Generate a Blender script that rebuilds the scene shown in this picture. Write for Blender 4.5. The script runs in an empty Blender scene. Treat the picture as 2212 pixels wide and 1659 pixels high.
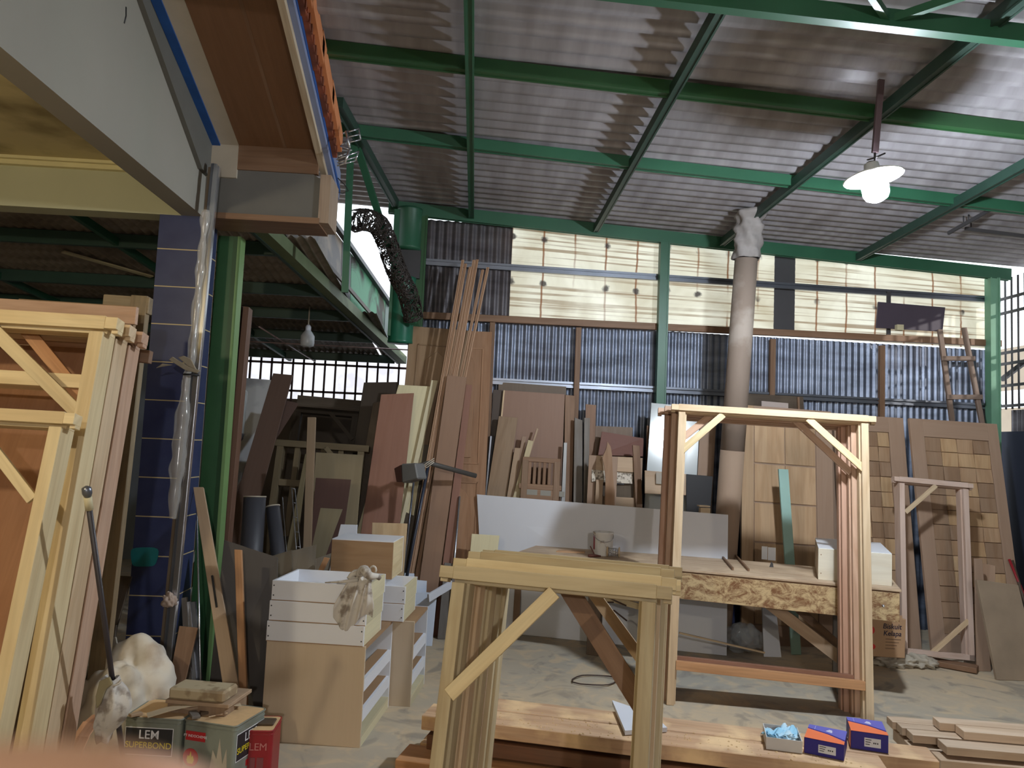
import bpy, bmesh, math, random
from mathutils import Vector, Matrix, noise
random.seed(7)
SC = bpy.context.scene
COL = SC.collection
V = Vector

# ------------------------------------------------------------------ camera
F = 1660.0; EYE = 1.75
_D = V((1022 - 1106, -(957 - 829.5), -F)).normalized()
_X = V((1, -0.047, 0)); _X.z = -(_X.x*_D.x + _X.y*_D.y)/_D.z; _X.normalize()
_Z = _X.cross(_D)
cam = bpy.data.cameras.new('camera'); camo = bpy.data.objects.new('camera', cam); COL.objects.link(camo)
cam.sensor_width = 36; cam.lens = F/2212*36; cam.clip_start = 0.01; cam.clip_end = 200
M3 = Matrix((_X, _D, _Z))
camo.matrix_world = Matrix.Translation((0, 0, EYE)) @ M3.to_4x4()
cam.dof.use_dof = True; cam.dof.focus_distance = 5.5; cam.dof.aperture_fstop = 9.0
SC.camera = camo
SC.view_settings.view_transform = 'Standard'; SC.view_settings.look = 'None'
SC.view_settings.gamma = 1; SC.view_settings.use_curve_mapping = False
SC.view_settings.exposure = 0.0
try:
    SC.cycles.use_denoising = True; SC.cycles.max_bounces = 8; SC.cycles.sample_clamp_indirect = 6
    SC.cycles.transparent_max_bounces = 12
except Exception: pass

# ------------------------------------------------------------------ world (hazy bright daylight)
w = bpy.data.worlds.new('sky'); SC.world = w; w.use_nodes = True
bgn = w.node_tree.nodes['Background']; bgn.inputs[0].default_value = (0.86, 0.93, 1.0, 1); bgn.inputs[1].default_value = 2.2

def srgb(r, g, b):
    f = lambda c: (c/255/12.92 if c/255 <= 0.04045 else ((c/255+0.055)/1.055)**2.4)
    return (f(r), f(g), f(b), 1)

def lamp(name, loc, power, col, r, rot=None):
    l = bpy.data.lights.new(name, 'POINT'); l.energy = power; l.color = col; l.shadow_soft_size = r
    o = bpy.data.objects.new(name, l); o.location = loc; COL.objects.link(o); return o
# workshop bulbs that hang outside the picture (behind the camera, and in the tiled house on the left)
lamp('bulb_behind_camera', (0.9, -4.8, 3.1), 430, (1.0, 0.97, 0.93), 0.08)
lamp('bulb_in_left_room', (-2.4, 0.8, 2.95), 115, (1.0, 0.86, 0.60), 0.05)
sl = bpy.data.lights.new('low_sun', 'SUN'); sl.energy = 3.0; sl.angle = 0.02; sl.color = (1.0, 0.96, 0.9)
slo = bpy.data.objects.new('low_sun', sl); COL.objects.link(slo); slo.rotation_euler = Vector((-0.8, 0.52, -0.27)).to_track_quat('-Z', 'Y').to_euler()

# ------------------------------------------------------------------ pixel -> place (real points in the yard)
def ray(px, py):
    d = V((px - 1106, -(py - 829.5), -F)); return V((d.dot(_X), d.dot(_D), d.dot(_Z)))
def W(px, py, Y=None, Z=None, X=None):
    v = ray(px, py)
    t = Y/v.y if Y is not None else ((Z - EYE)/v.z if Z is not None else X/v.x)
    return V((0, 0, EYE)) + v*t
def YW(x): return 7.75 + 0.055*x                    # the long back wall
def PW(px, py, off=0.0):
    v = ray(px, py); t = (7.75 - off)/(v.y - 0.055*v.x); return V((0, 0, EYE)) + v*t
RS = 0.037
def zr(x): return 3.99 - RS*x                        # underside of the roof members
def PR(px, py, up=0.0):
    v = ray(px, py); t = (3.99 + up - EYE)/(v.z + RS*v.x); return V((0, 0, EYE)) + v*t
def foot(T, B, Y):                                   # follow a picture line down to the floor at depth Y
    lo, hi = -3.0, 12.0
    for _ in range(60):
        m = (lo+hi)/2; p = W(T[0]+(B[0]-T[0])*m, T[1]+(B[1]-T[1])*m, Y=Y)
        if p.z > 0.0: lo = m
        else: hi = m
    p = W(T[0]+(B[0]-T[0])*lo, T[1]+(B[1]-T[1])*lo, Y=Y); p.z = 0.002; return p

# ------------------------------------------------------------------ materials
MATS = {}; DS = 0.2
def base(name):
    m = bpy.data.materials.new(name); m.use_nodes = True; nt = m.node_tree
    return m, nt, nt.nodes['Principled BSDF']
def N(nt, t, **k):
    n = nt.nodes.new(t)
    for a, b in k.items():
        if hasattr(n, a): setattr(n, a, b)
        else: n.inputs[a.replace('_', ' ')].default_value = b
    return n
def plain(name, c, rough=0.6, metal=0.0, var=0.12, scale=6.0, bump=0.0, spec=None):
    if name in MATS: return MATS[name]
    m, nt, p = base(name); L = nt.links.new
    tc = N(nt, 'ShaderNodeTexCoord'); nz = N(nt, 'ShaderNodeTexNoise'); nz.inputs['Scale'].default_value = scale; nz.inputs['Detail'].default_value = 5
    L(tc.outputs['Object'], nz.inputs['Vector'])
    mx = N(nt, 'ShaderNodeMix', data_type='RGBA'); L(nz.outputs[0], mx.inputs[0])
    mx.inputs[6].default_value = tuple(x*(1-var) for x in c[:3])+(1,); mx.inputs[7].default_value = tuple(min(1, x*(1+var)) for x in c[:3])+(1,)
    L(mx.outputs[2], p.inputs['Base Color']); p.inputs['Roughness'].default_value = rough; p.inputs['Metallic'].default_value = metal
    if spec is not None: p.inputs['Specular IOR Level'].default_value = spec
    if bump:
        b = N(nt, 'ShaderNodeBump'); b.inputs['Strength'].default_value = bump; L(nz.outputs[0], b.inputs['Height']); L(b.outputs[0], p.inputs['Normal'])
    MATS[name] = m; return m
def wood(name, c, dark=0.72, rough=0.55, ring=1.0, dirt=0.0, dirtc=(0.12, 0.09, 0.06, 1)):
    if name in MATS: return MATS[name]
    lm = .3*c[0]+.59*c[1]+.11*c[2]; c = tuple(x+(lm-x)*DS for x in c[:3])+(1,)
    m, nt, p = base(name); L = nt.links.new
    tc = N(nt, 'ShaderNodeTexCoord'); oi = N(nt, 'ShaderNodeObjectInfo')
    ad = N(nt, 'ShaderNodeVectorMath', operation='ADD'); L(tc.outputs['UV'], ad.inputs[0]); 
    ml = N(nt, 'ShaderNodeMath', operation='MULTIPLY'); ml.inputs[1].default_value = 37.0; L(oi.outputs['Random'], ml.inputs[0]); L(ml.outputs[0], ad.inputs[1])
    mp = N(nt, 'ShaderNodeMapping'); mp.inputs['Scale'].default_value = (55, 2.2, 1); L(ad.outputs[0], mp.inputs[0])
    n1 = N(nt, 'ShaderNodeTexNoise'); n1.inputs['Scale'].default_value = 1.0; n1.inputs['Detail'].default_value = 6; n1.inputs['Distortion'].default_value = 0.6; L(mp.outputs[0], n1.inputs['Vector'])
    mp2 = N(nt, 'ShaderNodeMapping'); mp2.inputs['Scale'].default_value = (9, 1.1, 1); L(ad.outputs[0], mp2.inputs[0])
    n2 = N(nt, 'ShaderNodeTexNoise'); n2.inputs['Scale'].default_value = 1.0; n2.inputs['Detail'].default_value = 3; n2.inputs['Distortion'].default_value = 1.4; L(mp2.outputs[0], n2.inputs['Vector'])
    r1 = N(nt, 'ShaderNodeMapRange'); r1.inputs[1].default_value = 0.35; r1.inputs[2].default_value = 0.7; L(n1.outputs[0], r1.inputs[0])
    mx = N(nt, 'ShaderNodeMix', data_type='RGBA'); 
    mu = N(nt, 'ShaderNodeMath', operation='MULTIPLY'); mu.inputs[1].default_value = 0.75; L(r1.outputs[0], mu.inputs[0]); L(mu.outputs[0], mx.inputs[0])
    mx.inputs[6].default_value = c; mx.inputs[7].default_value = tuple(x*dark for x in c[:3])+(1,)
    m2 = N(nt, 'ShaderNodeMix', data_type='RGBA', blend_type='MULTIPLY')
    r2 = N(nt, 'ShaderNodeMapRange'); r2.inputs[1].default_value = 0.42; r2.inputs[2].default_value = 0.62; L(n2.outputs[0], r2.inputs[0])
    m3 = N(nt, 'ShaderNodeMath', operation='MULTIPLY'); m3.inputs[1].default_value = 0.5*ring; L(r2.outputs[0], m3.inputs[0]); L(m3.outputs[0], m2.inputs[0])
    L(mx.outputs[2], m2.inputs[6]); m2.inputs[7].default_value = (0.72, 0.62, 0.52, 1)
    out = m2.outputs[2]
    if dirt:
        n3 = N(nt, 'ShaderNodeTexNoise'); n3.inputs['Scale'].default_value = 3.5; n3.inputs['Detail'].default_value = 8; L(ad.outputs[0], n3.inputs['Vector'])
        r3 = N(nt, 'ShaderNodeMapRange'); r3.inputs[1].default_value = 0.48; r3.inputs[2].default_value = 0.62; r3.inputs[4].default_value = dirt; L(n3.outputs[0], r3.inputs[0])
        m4 = N(nt, 'ShaderNodeMix', data_type='RGBA'); L(r3.outputs[0], m4.inputs[0]); L(out, m4.inputs[6]); m4.inputs[7].default_value = dirtc; out = m4.outputs[2]
    hs = N(nt, 'ShaderNodeHueSaturation'); rr = N(nt, 'ShaderNodeMapRange'); rr.inputs[3].default_value = 0.88; rr.inputs[4].default_value = 1.1
    L(oi.outputs['Random'], rr.inputs[0]); L(rr.outputs[0], hs.inputs['Value']); L(out, hs.inputs['Color']); L(hs.outputs[0], p.inputs['Base Color'])
    p.inputs['Roughness'].default_value = rough; p.inputs['Specular IOR Level'].default_value = 0.3
    b = N(nt, 'ShaderNodeBump'); b.inputs['Strength'].default_value = 0.12; b.inputs['Distance'].default_value = 0.003; L(n1.outputs[0], b.inputs['Height']); L(b.outputs[0], p.inputs['Normal'])
    MATS[name] = m; return m

YEL = wood('pale_yellow_wood', srgb(224, 200, 146), 0.84)
PAL = wood('pale_planed_wood', srgb(214, 184, 142), 0.8)
PNK = wood('pinkish_planed_wood', srgb(198, 158, 128), 0.78)
ORG = wood('orange_wood', srgb(200, 140, 80), 0.72)
OLV = wood('olive_pale_wood', srgb(196, 176, 132), 0.8)
CAB = wood('cabinet_ply', srgb(200, 176, 144), 0.96, ring=0.12)
TAN = wood('tan_plywood', srgb(178, 148, 116), 0.86, ring=0.6)
MDF = wood('brown_fibreboard', srgb(160, 128, 102), 0.92, ring=0.35)
RED = wood('reddish_panel', srgb(152, 102, 80), 0.9, ring=0.4)
DRK = wood('dark_old_wood', srgb(84, 68, 52), 0.7, dirt=0.5)
BRN = wood('brown_wood', srgb(136, 100, 70), 0.75)
DOR = wood('door_veneer', srgb(188, 150, 106), 0.84)
DOR2 = wood('tall_door_veneer', srgb(150, 118, 82), 0.82)
ROU = wood('rough_sawn_wood', srgb(200, 158, 116), 0.75, dirt=0.8, dirtc=srgb(224, 192, 148))
GRW = wood('grey_weathered_wood', srgb(120, 112, 104), 0.75, dirt=0.3)
CRM = wood('cream_board', srgb(206, 194, 150), 0.92, ring=0.3)
PLY = wood('birch_ply', srgb(232, 222, 198), 0.94, ring=0.5)
WHT = plain('white_melamine', srgb(222, 224, 230), 0.35, var=0.03)
WHM = plain('white_board', srgb(206, 208, 216), 0.5, var=0.03)
EDG = plain('raw_edge', srgb(150, 118, 86), 0.8)
GRN = plain('green_steel', srgb(42, 90, 66), 0.45, var=0.3, scale=3)
GRD = plain('dark_green_steel', srgb(38, 64, 54), 0.5, var=0.3)
GRB = plain('bright_green_steel', srgb(42, 82, 48), 0.45, var=0.25)
GRP = plain('pale_green_steel', srgb(104, 150, 122), 0.5, var=0.25, scale=5)
GAL = plain('galvanised_steel', srgb(120, 124, 134), 0.35, 0.8, var=0.25)
ALU = plain('aluminium', srgb(196, 198, 204), 0.25, 0.9, var=0.1)
BLK = plain('black_paint', srgb(26, 25, 28), 0.45)
DGR = plain('dark_grey', srgb(62, 60, 62), 0.6)
GRY = plain('grey_plaster', srgb(146, 142, 132), 0.9, var=0.14, scale=1.2, bump=0.15)
CRE = plain('cream_paint', srgb(190, 190, 160), 0.8, var=0.1, scale=2)
BLU = plain('blue_paint', srgb(26, 72, 134), 0.6, var=0.35, scale=12)
PWH = plain('old_whitewash', srgb(176, 166, 150), 0.85, var=0.15)
SOF = wood('soffit_ply', srgb(132, 90, 54), 0.85, ring=0.4)
TEL = plain('teal_paint', srgb(146, 178, 168), 0.5, var=0.08)
RDP = plain('red_paint', srgb(140, 26, 36), 0.4, var=0.2)
CRD = plain('cardboard', srgb(178, 142, 108), 0.85, var=0.06)
STN = plain('grey_stone', srgb(140, 122, 102), 0.9, var=0.3, scale=5, bump=0.3)
CON = plain('rubble', srgb(172, 162, 146), 0.95, var=0.3, scale=14, bump=0.6)
DST = plain('sawdust', srgb(200, 168, 126), 0.95, var=0.15, scale=30, bump=0.3)
GLO = plain('glossy_sheet', srgb(170, 174, 174), 0.13, var=0.05, spec=0.8)

def corr_mat(name, c1, c2, rough, metal, stain=None, sa=0.5):
    m, nt, p = base(name); L = nt.links.new
    tc = N(nt, 'ShaderNodeTexCoord'); mp = N(nt, 'ShaderNodeMapping'); mp.inputs['Scale'].default_value = (1.2, 6, 1); L(tc.outputs['UV'], mp.inputs[0])
    n = N(nt, 'ShaderNodeTexNoise'); n.inputs['Scale'].default_value = 1.3; n.inputs['Detail'].default_value = 7; L(mp.outputs[0], n.inputs['Vector'])
    r = N(nt, 'ShaderNodeMapRange'); r.inputs[1].default_value = .35; r.inputs[2].default_value = .68; L(n.outputs[0], r.inputs[0])
    mx = N(nt, 'ShaderNodeMix', data_type='RGBA'); L(r.outputs[0], mx.inputs[0]); mx.inputs[6].default_value = c1; mx.inputs[7].default_value = c2
    out = mx.outputs[2]
    if stain:
        n2 = N(nt, 'ShaderNodeTexNoise'); n2.inputs['Scale'].default_value = 0.9; n2.inputs['Detail'].default_value = 6; L(tc.outputs['UV'], n2.inputs['Vector'])
        r2 = N(nt, 'ShaderNodeMapRange'); r2.inputs[1].default_value = .5; r2.inputs[2].default_value = .7; r2.inputs[4].default_value = sa; L(n2.outputs[0], r2.inputs[0])
        m2 = N(nt, 'ShaderNodeMix', data_type='RGBA'); L(r2.outputs[0], m2.inputs[0]); L(out, m2.inputs[6]); m2.inputs[7].default_value = stain; out = m2.outputs[2]
    L(out, p.inputs['Base Color']); p.inputs['Roughness'].default_value = rough; p.inputs['Metallic'].default_value = metal
    MATS[name] = m; return m
ROOF = corr_mat('roof_sheet', srgb(160, 156, 160), srgb(132, 127, 130), 0.6, 0.0, srgb(110, 100, 94), 0.35)
CANO = corr_mat('canopy_sheet', srgb(150, 140, 128), srgb(112, 102, 92), 0.75, 0.0, srgb(56, 40, 30), 0.7)
ZINC = corr_mat('zinc_sheet', srgb(128, 136, 154), srgb(86, 92, 106), 0.42, 0.5, srgb(70, 62, 66), 0.5)
OLDZ = corr_mat('old_zinc_sheet', srgb(98, 94, 98), srgb(66, 60, 64), 0.5, 0.3, srgb(96, 66, 50), 0.6)

def panel_mat(name):
    # dusty fibreglass sheet: daylight comes through; thin dust lines, rust runs under the bolts, dark blotches
    m, nt, p = base(name); L = nt.links.new
    tc = N(nt, 'ShaderNodeTexCoord'); sep = N(nt, 'ShaderNodeSeparateXYZ'); L(tc.outputs['UV'], sep.inputs[0])
    def math(op, a, b=None, c=None):
        n = N(nt, 'ShaderNodeMath', operation=op)
        for i, x in enumerate((a, b, c)):
            if x is None: continue
            if isinstance(x, (int, float)): n.inputs[i].default_value = x
            else: L(x, n.inputs[i])
        return n.outputs[0]
    def noi(sx, sy, det=4, sc=1.0, dis=0.0):
        mp = N(nt, 'ShaderNodeMapping'); mp.inputs['Scale'].default_value = (sx, sy, 1); L(tc.outputs['UV'], mp.inputs[0])
        n = N(nt, 'ShaderNodeTexNoise'); n.inputs['Scale'].default_value = sc; n.inputs['Detail'].default_value = det; n.inputs['Distortion'].default_value = dis; L(mp.outputs[0], n.inputs['Vector']); return n.outputs[0]
    def rng(x, a, b, c=0.0, d=1.0):
        r = N(nt, 'ShaderNodeMapRange'); r.inputs[1].default_value = a; r.inputs[2].default_value = b; r.inputs[3].default_value = c; r.inputs[4].default_value = d; L(x, r.inputs[0]); return r.outputs[0]
    U, Vv = sep.outputs[0], sep.outputs[1]
    hl = rng(noi(0.35, 30, 2), 0.53, 0.60)                      # thin horizontal dust lines
    hl = math('MULTIPLY', hl, rng(noi(1.5, 3, 3), 0.30, 0.55))
    fx = math('PINGPONG', math('ADD', U, math('MULTIPLY', noi(1, 2.5, 3), 0.05)), 0.165)  # rust runs every 33 cm
    vl = rng(fx, 0.004, 0.014, 1.0, 0.0); vl = math('MULTIPLY', vl, rng(noi(2.3, 1.1, 2), 0.36, 0.50))
    cl = rng(noi(1.1, 1.4, 6, 1.0, 1.0), 0.35, 0.75)
    mx = N(nt, 'ShaderNodeMix', data_type='RGBA'); L(cl, mx.inputs[0]); mx.inputs[6].default_value = srgb(246, 242, 222); mx.inputs[7].default_value = srgb(190, 178, 148)
    m2 = N(nt, 'ShaderNodeMix', data_type='RGBA'); L(math('MULTIPLY', hl, 0.75), m2.inputs[0]); L(mx.outputs[2], m2.inputs[6]); m2.inputs[7].default_value = srgb(140, 112, 78)
    m3 = N(nt, 'ShaderNodeMix', data_type='RGBA'); L(math('MULTIPLY', vl, 0.9), m3.inputs[0]); L(m2.outputs[2], m3.inputs[6]); m3.inputs[7].default_value = srgb(130, 78, 36)
    # blotches round the bolts, two rows
    cu = math('SUBTRACT', math('PINGPONG', math('ADD', U, 0.02), 0.165), 0.0)
    cv = math('SUBTRACT', math('PINGPONG', math('ADD', Vv, 0.1), 0.47), 0.235)
    d2 = math('SQRT', math('ADD', math('MULTIPLY', cu, cu), math('MULTIPLY', cv, cv)))
    bl = rng(math('ADD', d2, math('MULTIPLY', noi(16, 16, 5), 0.07)), 0.058, 0.078, 1.0, 0.0)
    bl = math('MULTIPLY', bl, rng(noi(1.7, 2.1, 2), 0.44, 0.52))
    m4 = N(nt, 'ShaderNodeMix', data_type='RGBA'); L(math('MULTIPLY', bl, 0.9), m4.inputs[0]); L(m3.outputs[2], m4.inputs[6]); m4.inputs[7].default_value = srgb(52, 44, 44)
    tr = N(nt, 'ShaderNodeBsdfTranslucent'); L(m4.outputs[2], tr.inputs[0]); L(m4.outputs[2], p.inputs['Base Color']); p.inputs['Roughness'].default_value = 0.5
    ms = N(nt, 'ShaderNodeMixShader'); ms.inputs[0].default_value = 0.5; L(p.outputs[0], ms.inputs[1]); L(tr.outputs[0], ms.inputs[2])
    L(ms.outputs[0], nt.nodes['Material Output'].inputs[0]); return m
PANEL = panel_mat('fibreglass_sheet')

def trans_mat(name, c, amt=0.5, dirt=None):
    m, nt, p = base(name); L = nt.links.new
    tc = N(nt, 'ShaderNodeTexCoord'); n = N(nt, 'ShaderNodeTexNoise'); n.inputs['Scale'].default_value = 2.2; n.inputs['Detail'].default_value = 8; n.inputs['Distortion'].default_value = 1.0; L(tc.outputs['Object'], n.inputs['Vector'])
    r = N(nt, 'ShaderNodeMapRange'); r.inputs[1].default_value = .48; r.inputs[2].default_value = .62; L(n.outputs[0], r.inputs[0])
    mx = N(nt, 'ShaderNodeMix', data_type='RGBA'); L(r.outputs[0], mx.inputs[0]); mx.inputs[6].default_value = c; mx.inputs[7].default_value = dirt or tuple(x*.5 for x in c[:3])+(1,)
    tr = N(nt, 'ShaderNodeBsdfTranslucent'); L(mx.outputs[2], tr.inputs[0]); L(mx.outputs[2], p.inputs['Base Color'])
    ms = N(nt, 'ShaderNodeMixShader'); ms.inputs[0].default_value = amt; L(p.outputs[0], ms.inputs[1]); L(tr.outputs[0], ms.inputs[2])
    L(ms.outputs[0], nt.nodes['Material Output'].inputs[0]); MATS[name] = m; return m
GTRP = trans_mat('green_fibreglass', srgb(120, 178, 148), 0.5, srgb(60, 52, 34))
RUSTY = trans_mat('stained_gutter_sheet', srgb(132, 112, 88), 0.08, srgb(50, 34, 24))

def film_mat(name, c, a):
    m, nt, p = base(name); p.inputs['Base Color'].default_value = c; p.inputs['Roughness'].default_value = 0.12
    p.inputs['Alpha'].default_value = a; p.inputs['Specular IOR Level'].default_value = 0.9; return m
FILM = film_mat('clear_plastic_film', srgb(214, 210, 204), 0.36)
BAGP = film_mat('grey_plastic_bag', srgb(200, 206, 210), 0.3)

def floor_mat():
    m, nt, p = base('dusty_concrete'); L = nt.links.new
    tc = N(nt, 'ShaderNodeTexCoord')
    def nn(s, d, dis=0.0):
        n = N(nt, 'ShaderNodeTexNoise'); n.inputs['Scale'].default_value = s; n.inputs['Detail'].default_value = d; n.inputs['Distortion'].default_value = dis; L(tc.outputs['Object'], n.inputs['Vector']); return n.outputs[0]
    def rg(x, a, b, c=0, d=1):
        r = N(nt, 'ShaderNodeMapRange'); r.inputs[1].default_value = a; r.inputs[2].default_value = b; r.inputs[3].default_value = c; r.inputs[4].default_value = d; L(x, r.inputs[0]); return r.outputs[0]
    a = N(nt, 'ShaderNodeMix', data_type='RGBA'); L(rg(nn(0.55, 6, .4), .38, .62), a.inputs[0]); a.inputs[6].default_value = srgb(160, 154, 142); a.inputs[7].default_value = srgb(190, 170, 142)
    b = N(nt, 'ShaderNodeMix', data_type='RGBA'); L(rg(nn(4.5, 8, 1.5), .48, .66, 0, .6), b.inputs[0]); L(a.outputs[2], b.inputs[6]); b.inputs[7].default_value = srgb(200, 176, 142)
    c = N(nt, 'ShaderNodeMix', data_type='RGBA'); L(rg(nn(2.1, 9, 2.5), .54, .66, 0, .55), c.inputs[0]); L(b.outputs[2], c.inputs[6]); c.inputs[7].default_value = srgb(118, 114, 108)
    L(c.outputs[2], p.inputs['Base Color']); p.inputs['Roughness'].default_value = 0.8
    bp = N(nt, 'ShaderNodeBump'); bp.inputs['Strength'].default_value = 0.4; bp.inputs['Distance'].default_value = 0.02; L(nn(7, 8), bp.inputs['Height']); L(bp.outputs[0], p.inputs['Normal'])
    return m
FLOOR = floor_mat()

def tile_mat():
    m, nt, p = base('navy_tiles'); L = nt.links.new
    tc = N(nt, 'ShaderNodeTexCoord'); br = N(nt, 'ShaderNodeTexBrick'); br.offset = 0; L(tc.outputs['UV'], br.inputs['Vector'])
    br.inputs['Scale'].default_value = 1; br.inputs['Mortar Size'].default_value = 0.0035; br.inputs['Brick Width'].default_value = 0.6; br.inputs['Row Height'].default_value = 0.25
    n = N(nt, 'ShaderNodeTexNoise'); n.inputs['Scale'].default_value = 7; n.inputs['Detail'].default_value = 6; L(tc.outputs['UV'], n.inputs['Vector'])
    mx = N(nt, 'ShaderNodeMix', data_type='RGBA'); L(n.outputs[0], mx.inputs[0]); mx.inputs[6].default_value = srgb(30, 36, 76); mx.inputs[7].default_value = srgb(62, 70, 104)
    L(mx.outputs[2], br.inputs['Color1']); L(mx.outputs[2], br.inputs['Color2']); br.inputs['Mortar'].default_value = srgb(196, 176, 130)
    L(br.outputs[0], p.inputs['Base Color']); p.inputs['Roughness'].default_value = 0.4; return m
TILES = tile_mat()

def osb_mat():
    m, nt, p = base('stained_chipboard'); L = nt.links.new
    tc = N(nt, 'ShaderNodeTexCoord')
    mp = N(nt, 'ShaderNodeMapping'); mp.inputs['Scale'].default_value = (1.6, 1, 1); mp.inputs['Rotation'].default_value = (0, 0, 0.0); L(tc.outputs['UV'], mp.inputs[0])
    n = N(nt, 'ShaderNodeTexNoise'); n.inputs['Scale'].default_value = 9; n.inputs['Detail'].default_value = 10; n.inputs['Roughness'].default_value = .82; n.inputs['Distortion'].default_value = .7; L(mp.outputs[0], n.inputs['Vector'])
    r = N(nt, 'ShaderNodeMapRange'); r.inputs[1].default_value = .44; r.inputs[2].default_value = .58; L(n.outputs[0], r.inputs[0])
    mx = N(nt, 'ShaderNodeMix', data_type='RGBA'); L(r.outputs[0], mx.inputs[0]); mx.inputs[6].default_value = srgb(204, 178, 134); mx.inputs[7].default_value = srgb(126, 86, 54)
    L(mx.outputs[2], p.inputs['Base Color']); p.inputs['Roughness'].default_value = .7
    b = N(nt, 'ShaderNodeBump'); b.inputs['Strength'].default_value = .4; b.inputs['Distance'].default_value = .01; L(n.outputs[0], b.inputs['Height']); L(b.outputs[0], p.inputs['Normal']); return m
OSB = osb_mat()

def spot_mat(name, c, c2, sc=5, lo=.5, hi=.6, amt=.8, rough=.8):
    m, nt, p = base(name); L = nt.links.new
    tc = N(nt, 'ShaderNodeTexCoord'); n = N(nt, 'ShaderNodeTexNoise'); n.inputs['Scale'].default_value = sc; n.inputs['Detail'].default_value = 8; L(tc.outputs['Object'], n.inputs['Vector'])
    r = N(nt, 'ShaderNodeMapRange'); r.inputs[1].default_value = lo; r.inputs[2].default_value = hi; r.inputs[4].default_value = amt; L(n.outputs[0], r.inputs[0])
    mx = N(nt, 'ShaderNodeMix', data_type='RGBA'); L(r.outputs[0], mx.inputs[0]); mx.inputs[6].default_value = c; mx.inputs[7].default_value = c2
    L(mx.outputs[2], p.inputs['Base Color']); p.inputs['Roughness'].default_value = rough
    b = N(nt, 'ShaderNodeBump'); b.inputs['Strength'].default_value = .25; b.inputs['Distance'].default_value = .01; L(n.outputs[0], b.inputs['Height']); L(b.outputs[0], p.inputs['Normal']); MATS[name] = m; return m
SACK = spot_mat('dusty_sackcloth', srgb(206, 198, 184), srgb(160, 134, 106), 3.5, .5, .62)
CLOTH = spot_mat('stained_rag_cloth', srgb(196, 190, 182), srgb(112, 98, 86), 12, .5, .6)
POLEM = spot_mat('stained_concrete_post', srgb(134, 118, 106), srgb(170, 158, 148), 3.0, .52, .64, .7)
TIN = spot_mat('dusty_tinplate', srgb(126, 132, 122), srgb(98, 94, 80), 6, .45, .65, .7, .45)
HAZE = spot_mat('dirty_ceiling_board', srgb(206, 190, 140), srgb(120, 104, 66), 1.6, .45, .66, .9)
BUCK = spot_mat('paint_spattered_white', srgb(220, 218, 216), srgb(150, 130, 118), 16, .60, .68)
GSH = spot_mat('grey_mottled_sheet', srgb(168, 170, 174), srgb(120, 122, 128), 2.5, .48, .6)
SPK = spot_mat('speckled_chipboard', srgb(196, 186, 172), srgb(96, 84, 72), 40, .5, .58)
STAINR = spot_mat('red_stained_slab', srgb(150, 126, 106), srgb(150, 60, 60), 1.6, .6, .7, .7)

# ------------------------------------------------------------------ mesh helpers
def uvl(bm): return bm.loops.layers.uv.verify()
def face(bm, vs, g=None, uv=None):
    try: f = bm.faces.new(vs)
    except ValueError: return None
    if g is not None:
        f.normal_update(); n = f.normal; gg = g - n*g.dot(n)
        if gg.length < 1e-4:
            gg = n.orthogonal()
        gg.normalize(); s = n.cross(gg); l = uvl(bm)
        for lp in f.loops: lp[l].uv = (lp.vert.co.dot(s), lp.vert.co.dot(gg))
    return f
def hexa(bm, p, g=None):      # p: 4 lower (ccw), 4 upper
    v = [bm.verts.new(q) for q in p]
    if g is None:
        e = max(((p[1]-p[0]), (p[3]-p[0]), (p[4]-p[0])), key=lambda a: a.length); g = e.normalized()
    for f in ((3, 2, 1, 0), (4, 5, 6, 7), (0, 1, 5, 4), (1, 2, 6, 5), (2, 3, 7, 6), (3, 0, 4, 7)):
        face(bm, [v[i] for i in f], g)
def box(bm, x0, x1, y0, y1, z0, z1, g=None):
    hexa(bm, [V(q) for q in ((x0, y0, z0), (x1, y0, z0), (x1, y1, z0), (x0, y1, z0), (x0, y0, z1), (x1, y0, z1), (x1, y1, z1), (x0, y1, z1))], g)
def bar(bm, a, b, w, t, side=None, up=None):   # box along a-b; w across `side`, t across the third axis, centred
    d = (b-a).normalized()
    s = side if side is not None else (V((1, 0, 0)) if abs(d.x) < .9 else V((0, 0, 1)))
    s = (s - d*s.dot(d)).normalized(); u = d.cross(s)
    s = s*w/2; u = u*t/2
    hexa(bm, [a-s-u, a+s-u, a+s+u, a-s+u, b-s-u, b+s-u, b+s+u, b-s+u], d)
def prism(bm, poly, z0, z1, g=V((0, 0, 1)), f=lambda p: p):
    lo = [bm.verts.new(f(V((x, y, z0)))) for x, y in poly]; hi = [bm.verts.new(f(V((x, y, z1)))) for x, y in poly]
    n = len(poly)
    face(bm, lo[::-1], g); face(bm, hi, g)
    for i in range(n): face(bm, [lo[i], lo[(i+1) % n], hi[(i+1) % n], hi[i]], g)
def extr(bm, pts, off, g=V((0, 0, 1))):        # polygon of world points pushed by off
    a = [bm.verts.new(p) for p in pts]; b = [bm.verts.new(p+off) for p in pts]; n = len(pts)
    face(bm, a, g); face(bm, b[::-1], g)
    for i in range(n): face(bm, [a[(i+1) % n], a[i], b[i], b[(i+1) % n]], g)
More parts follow.
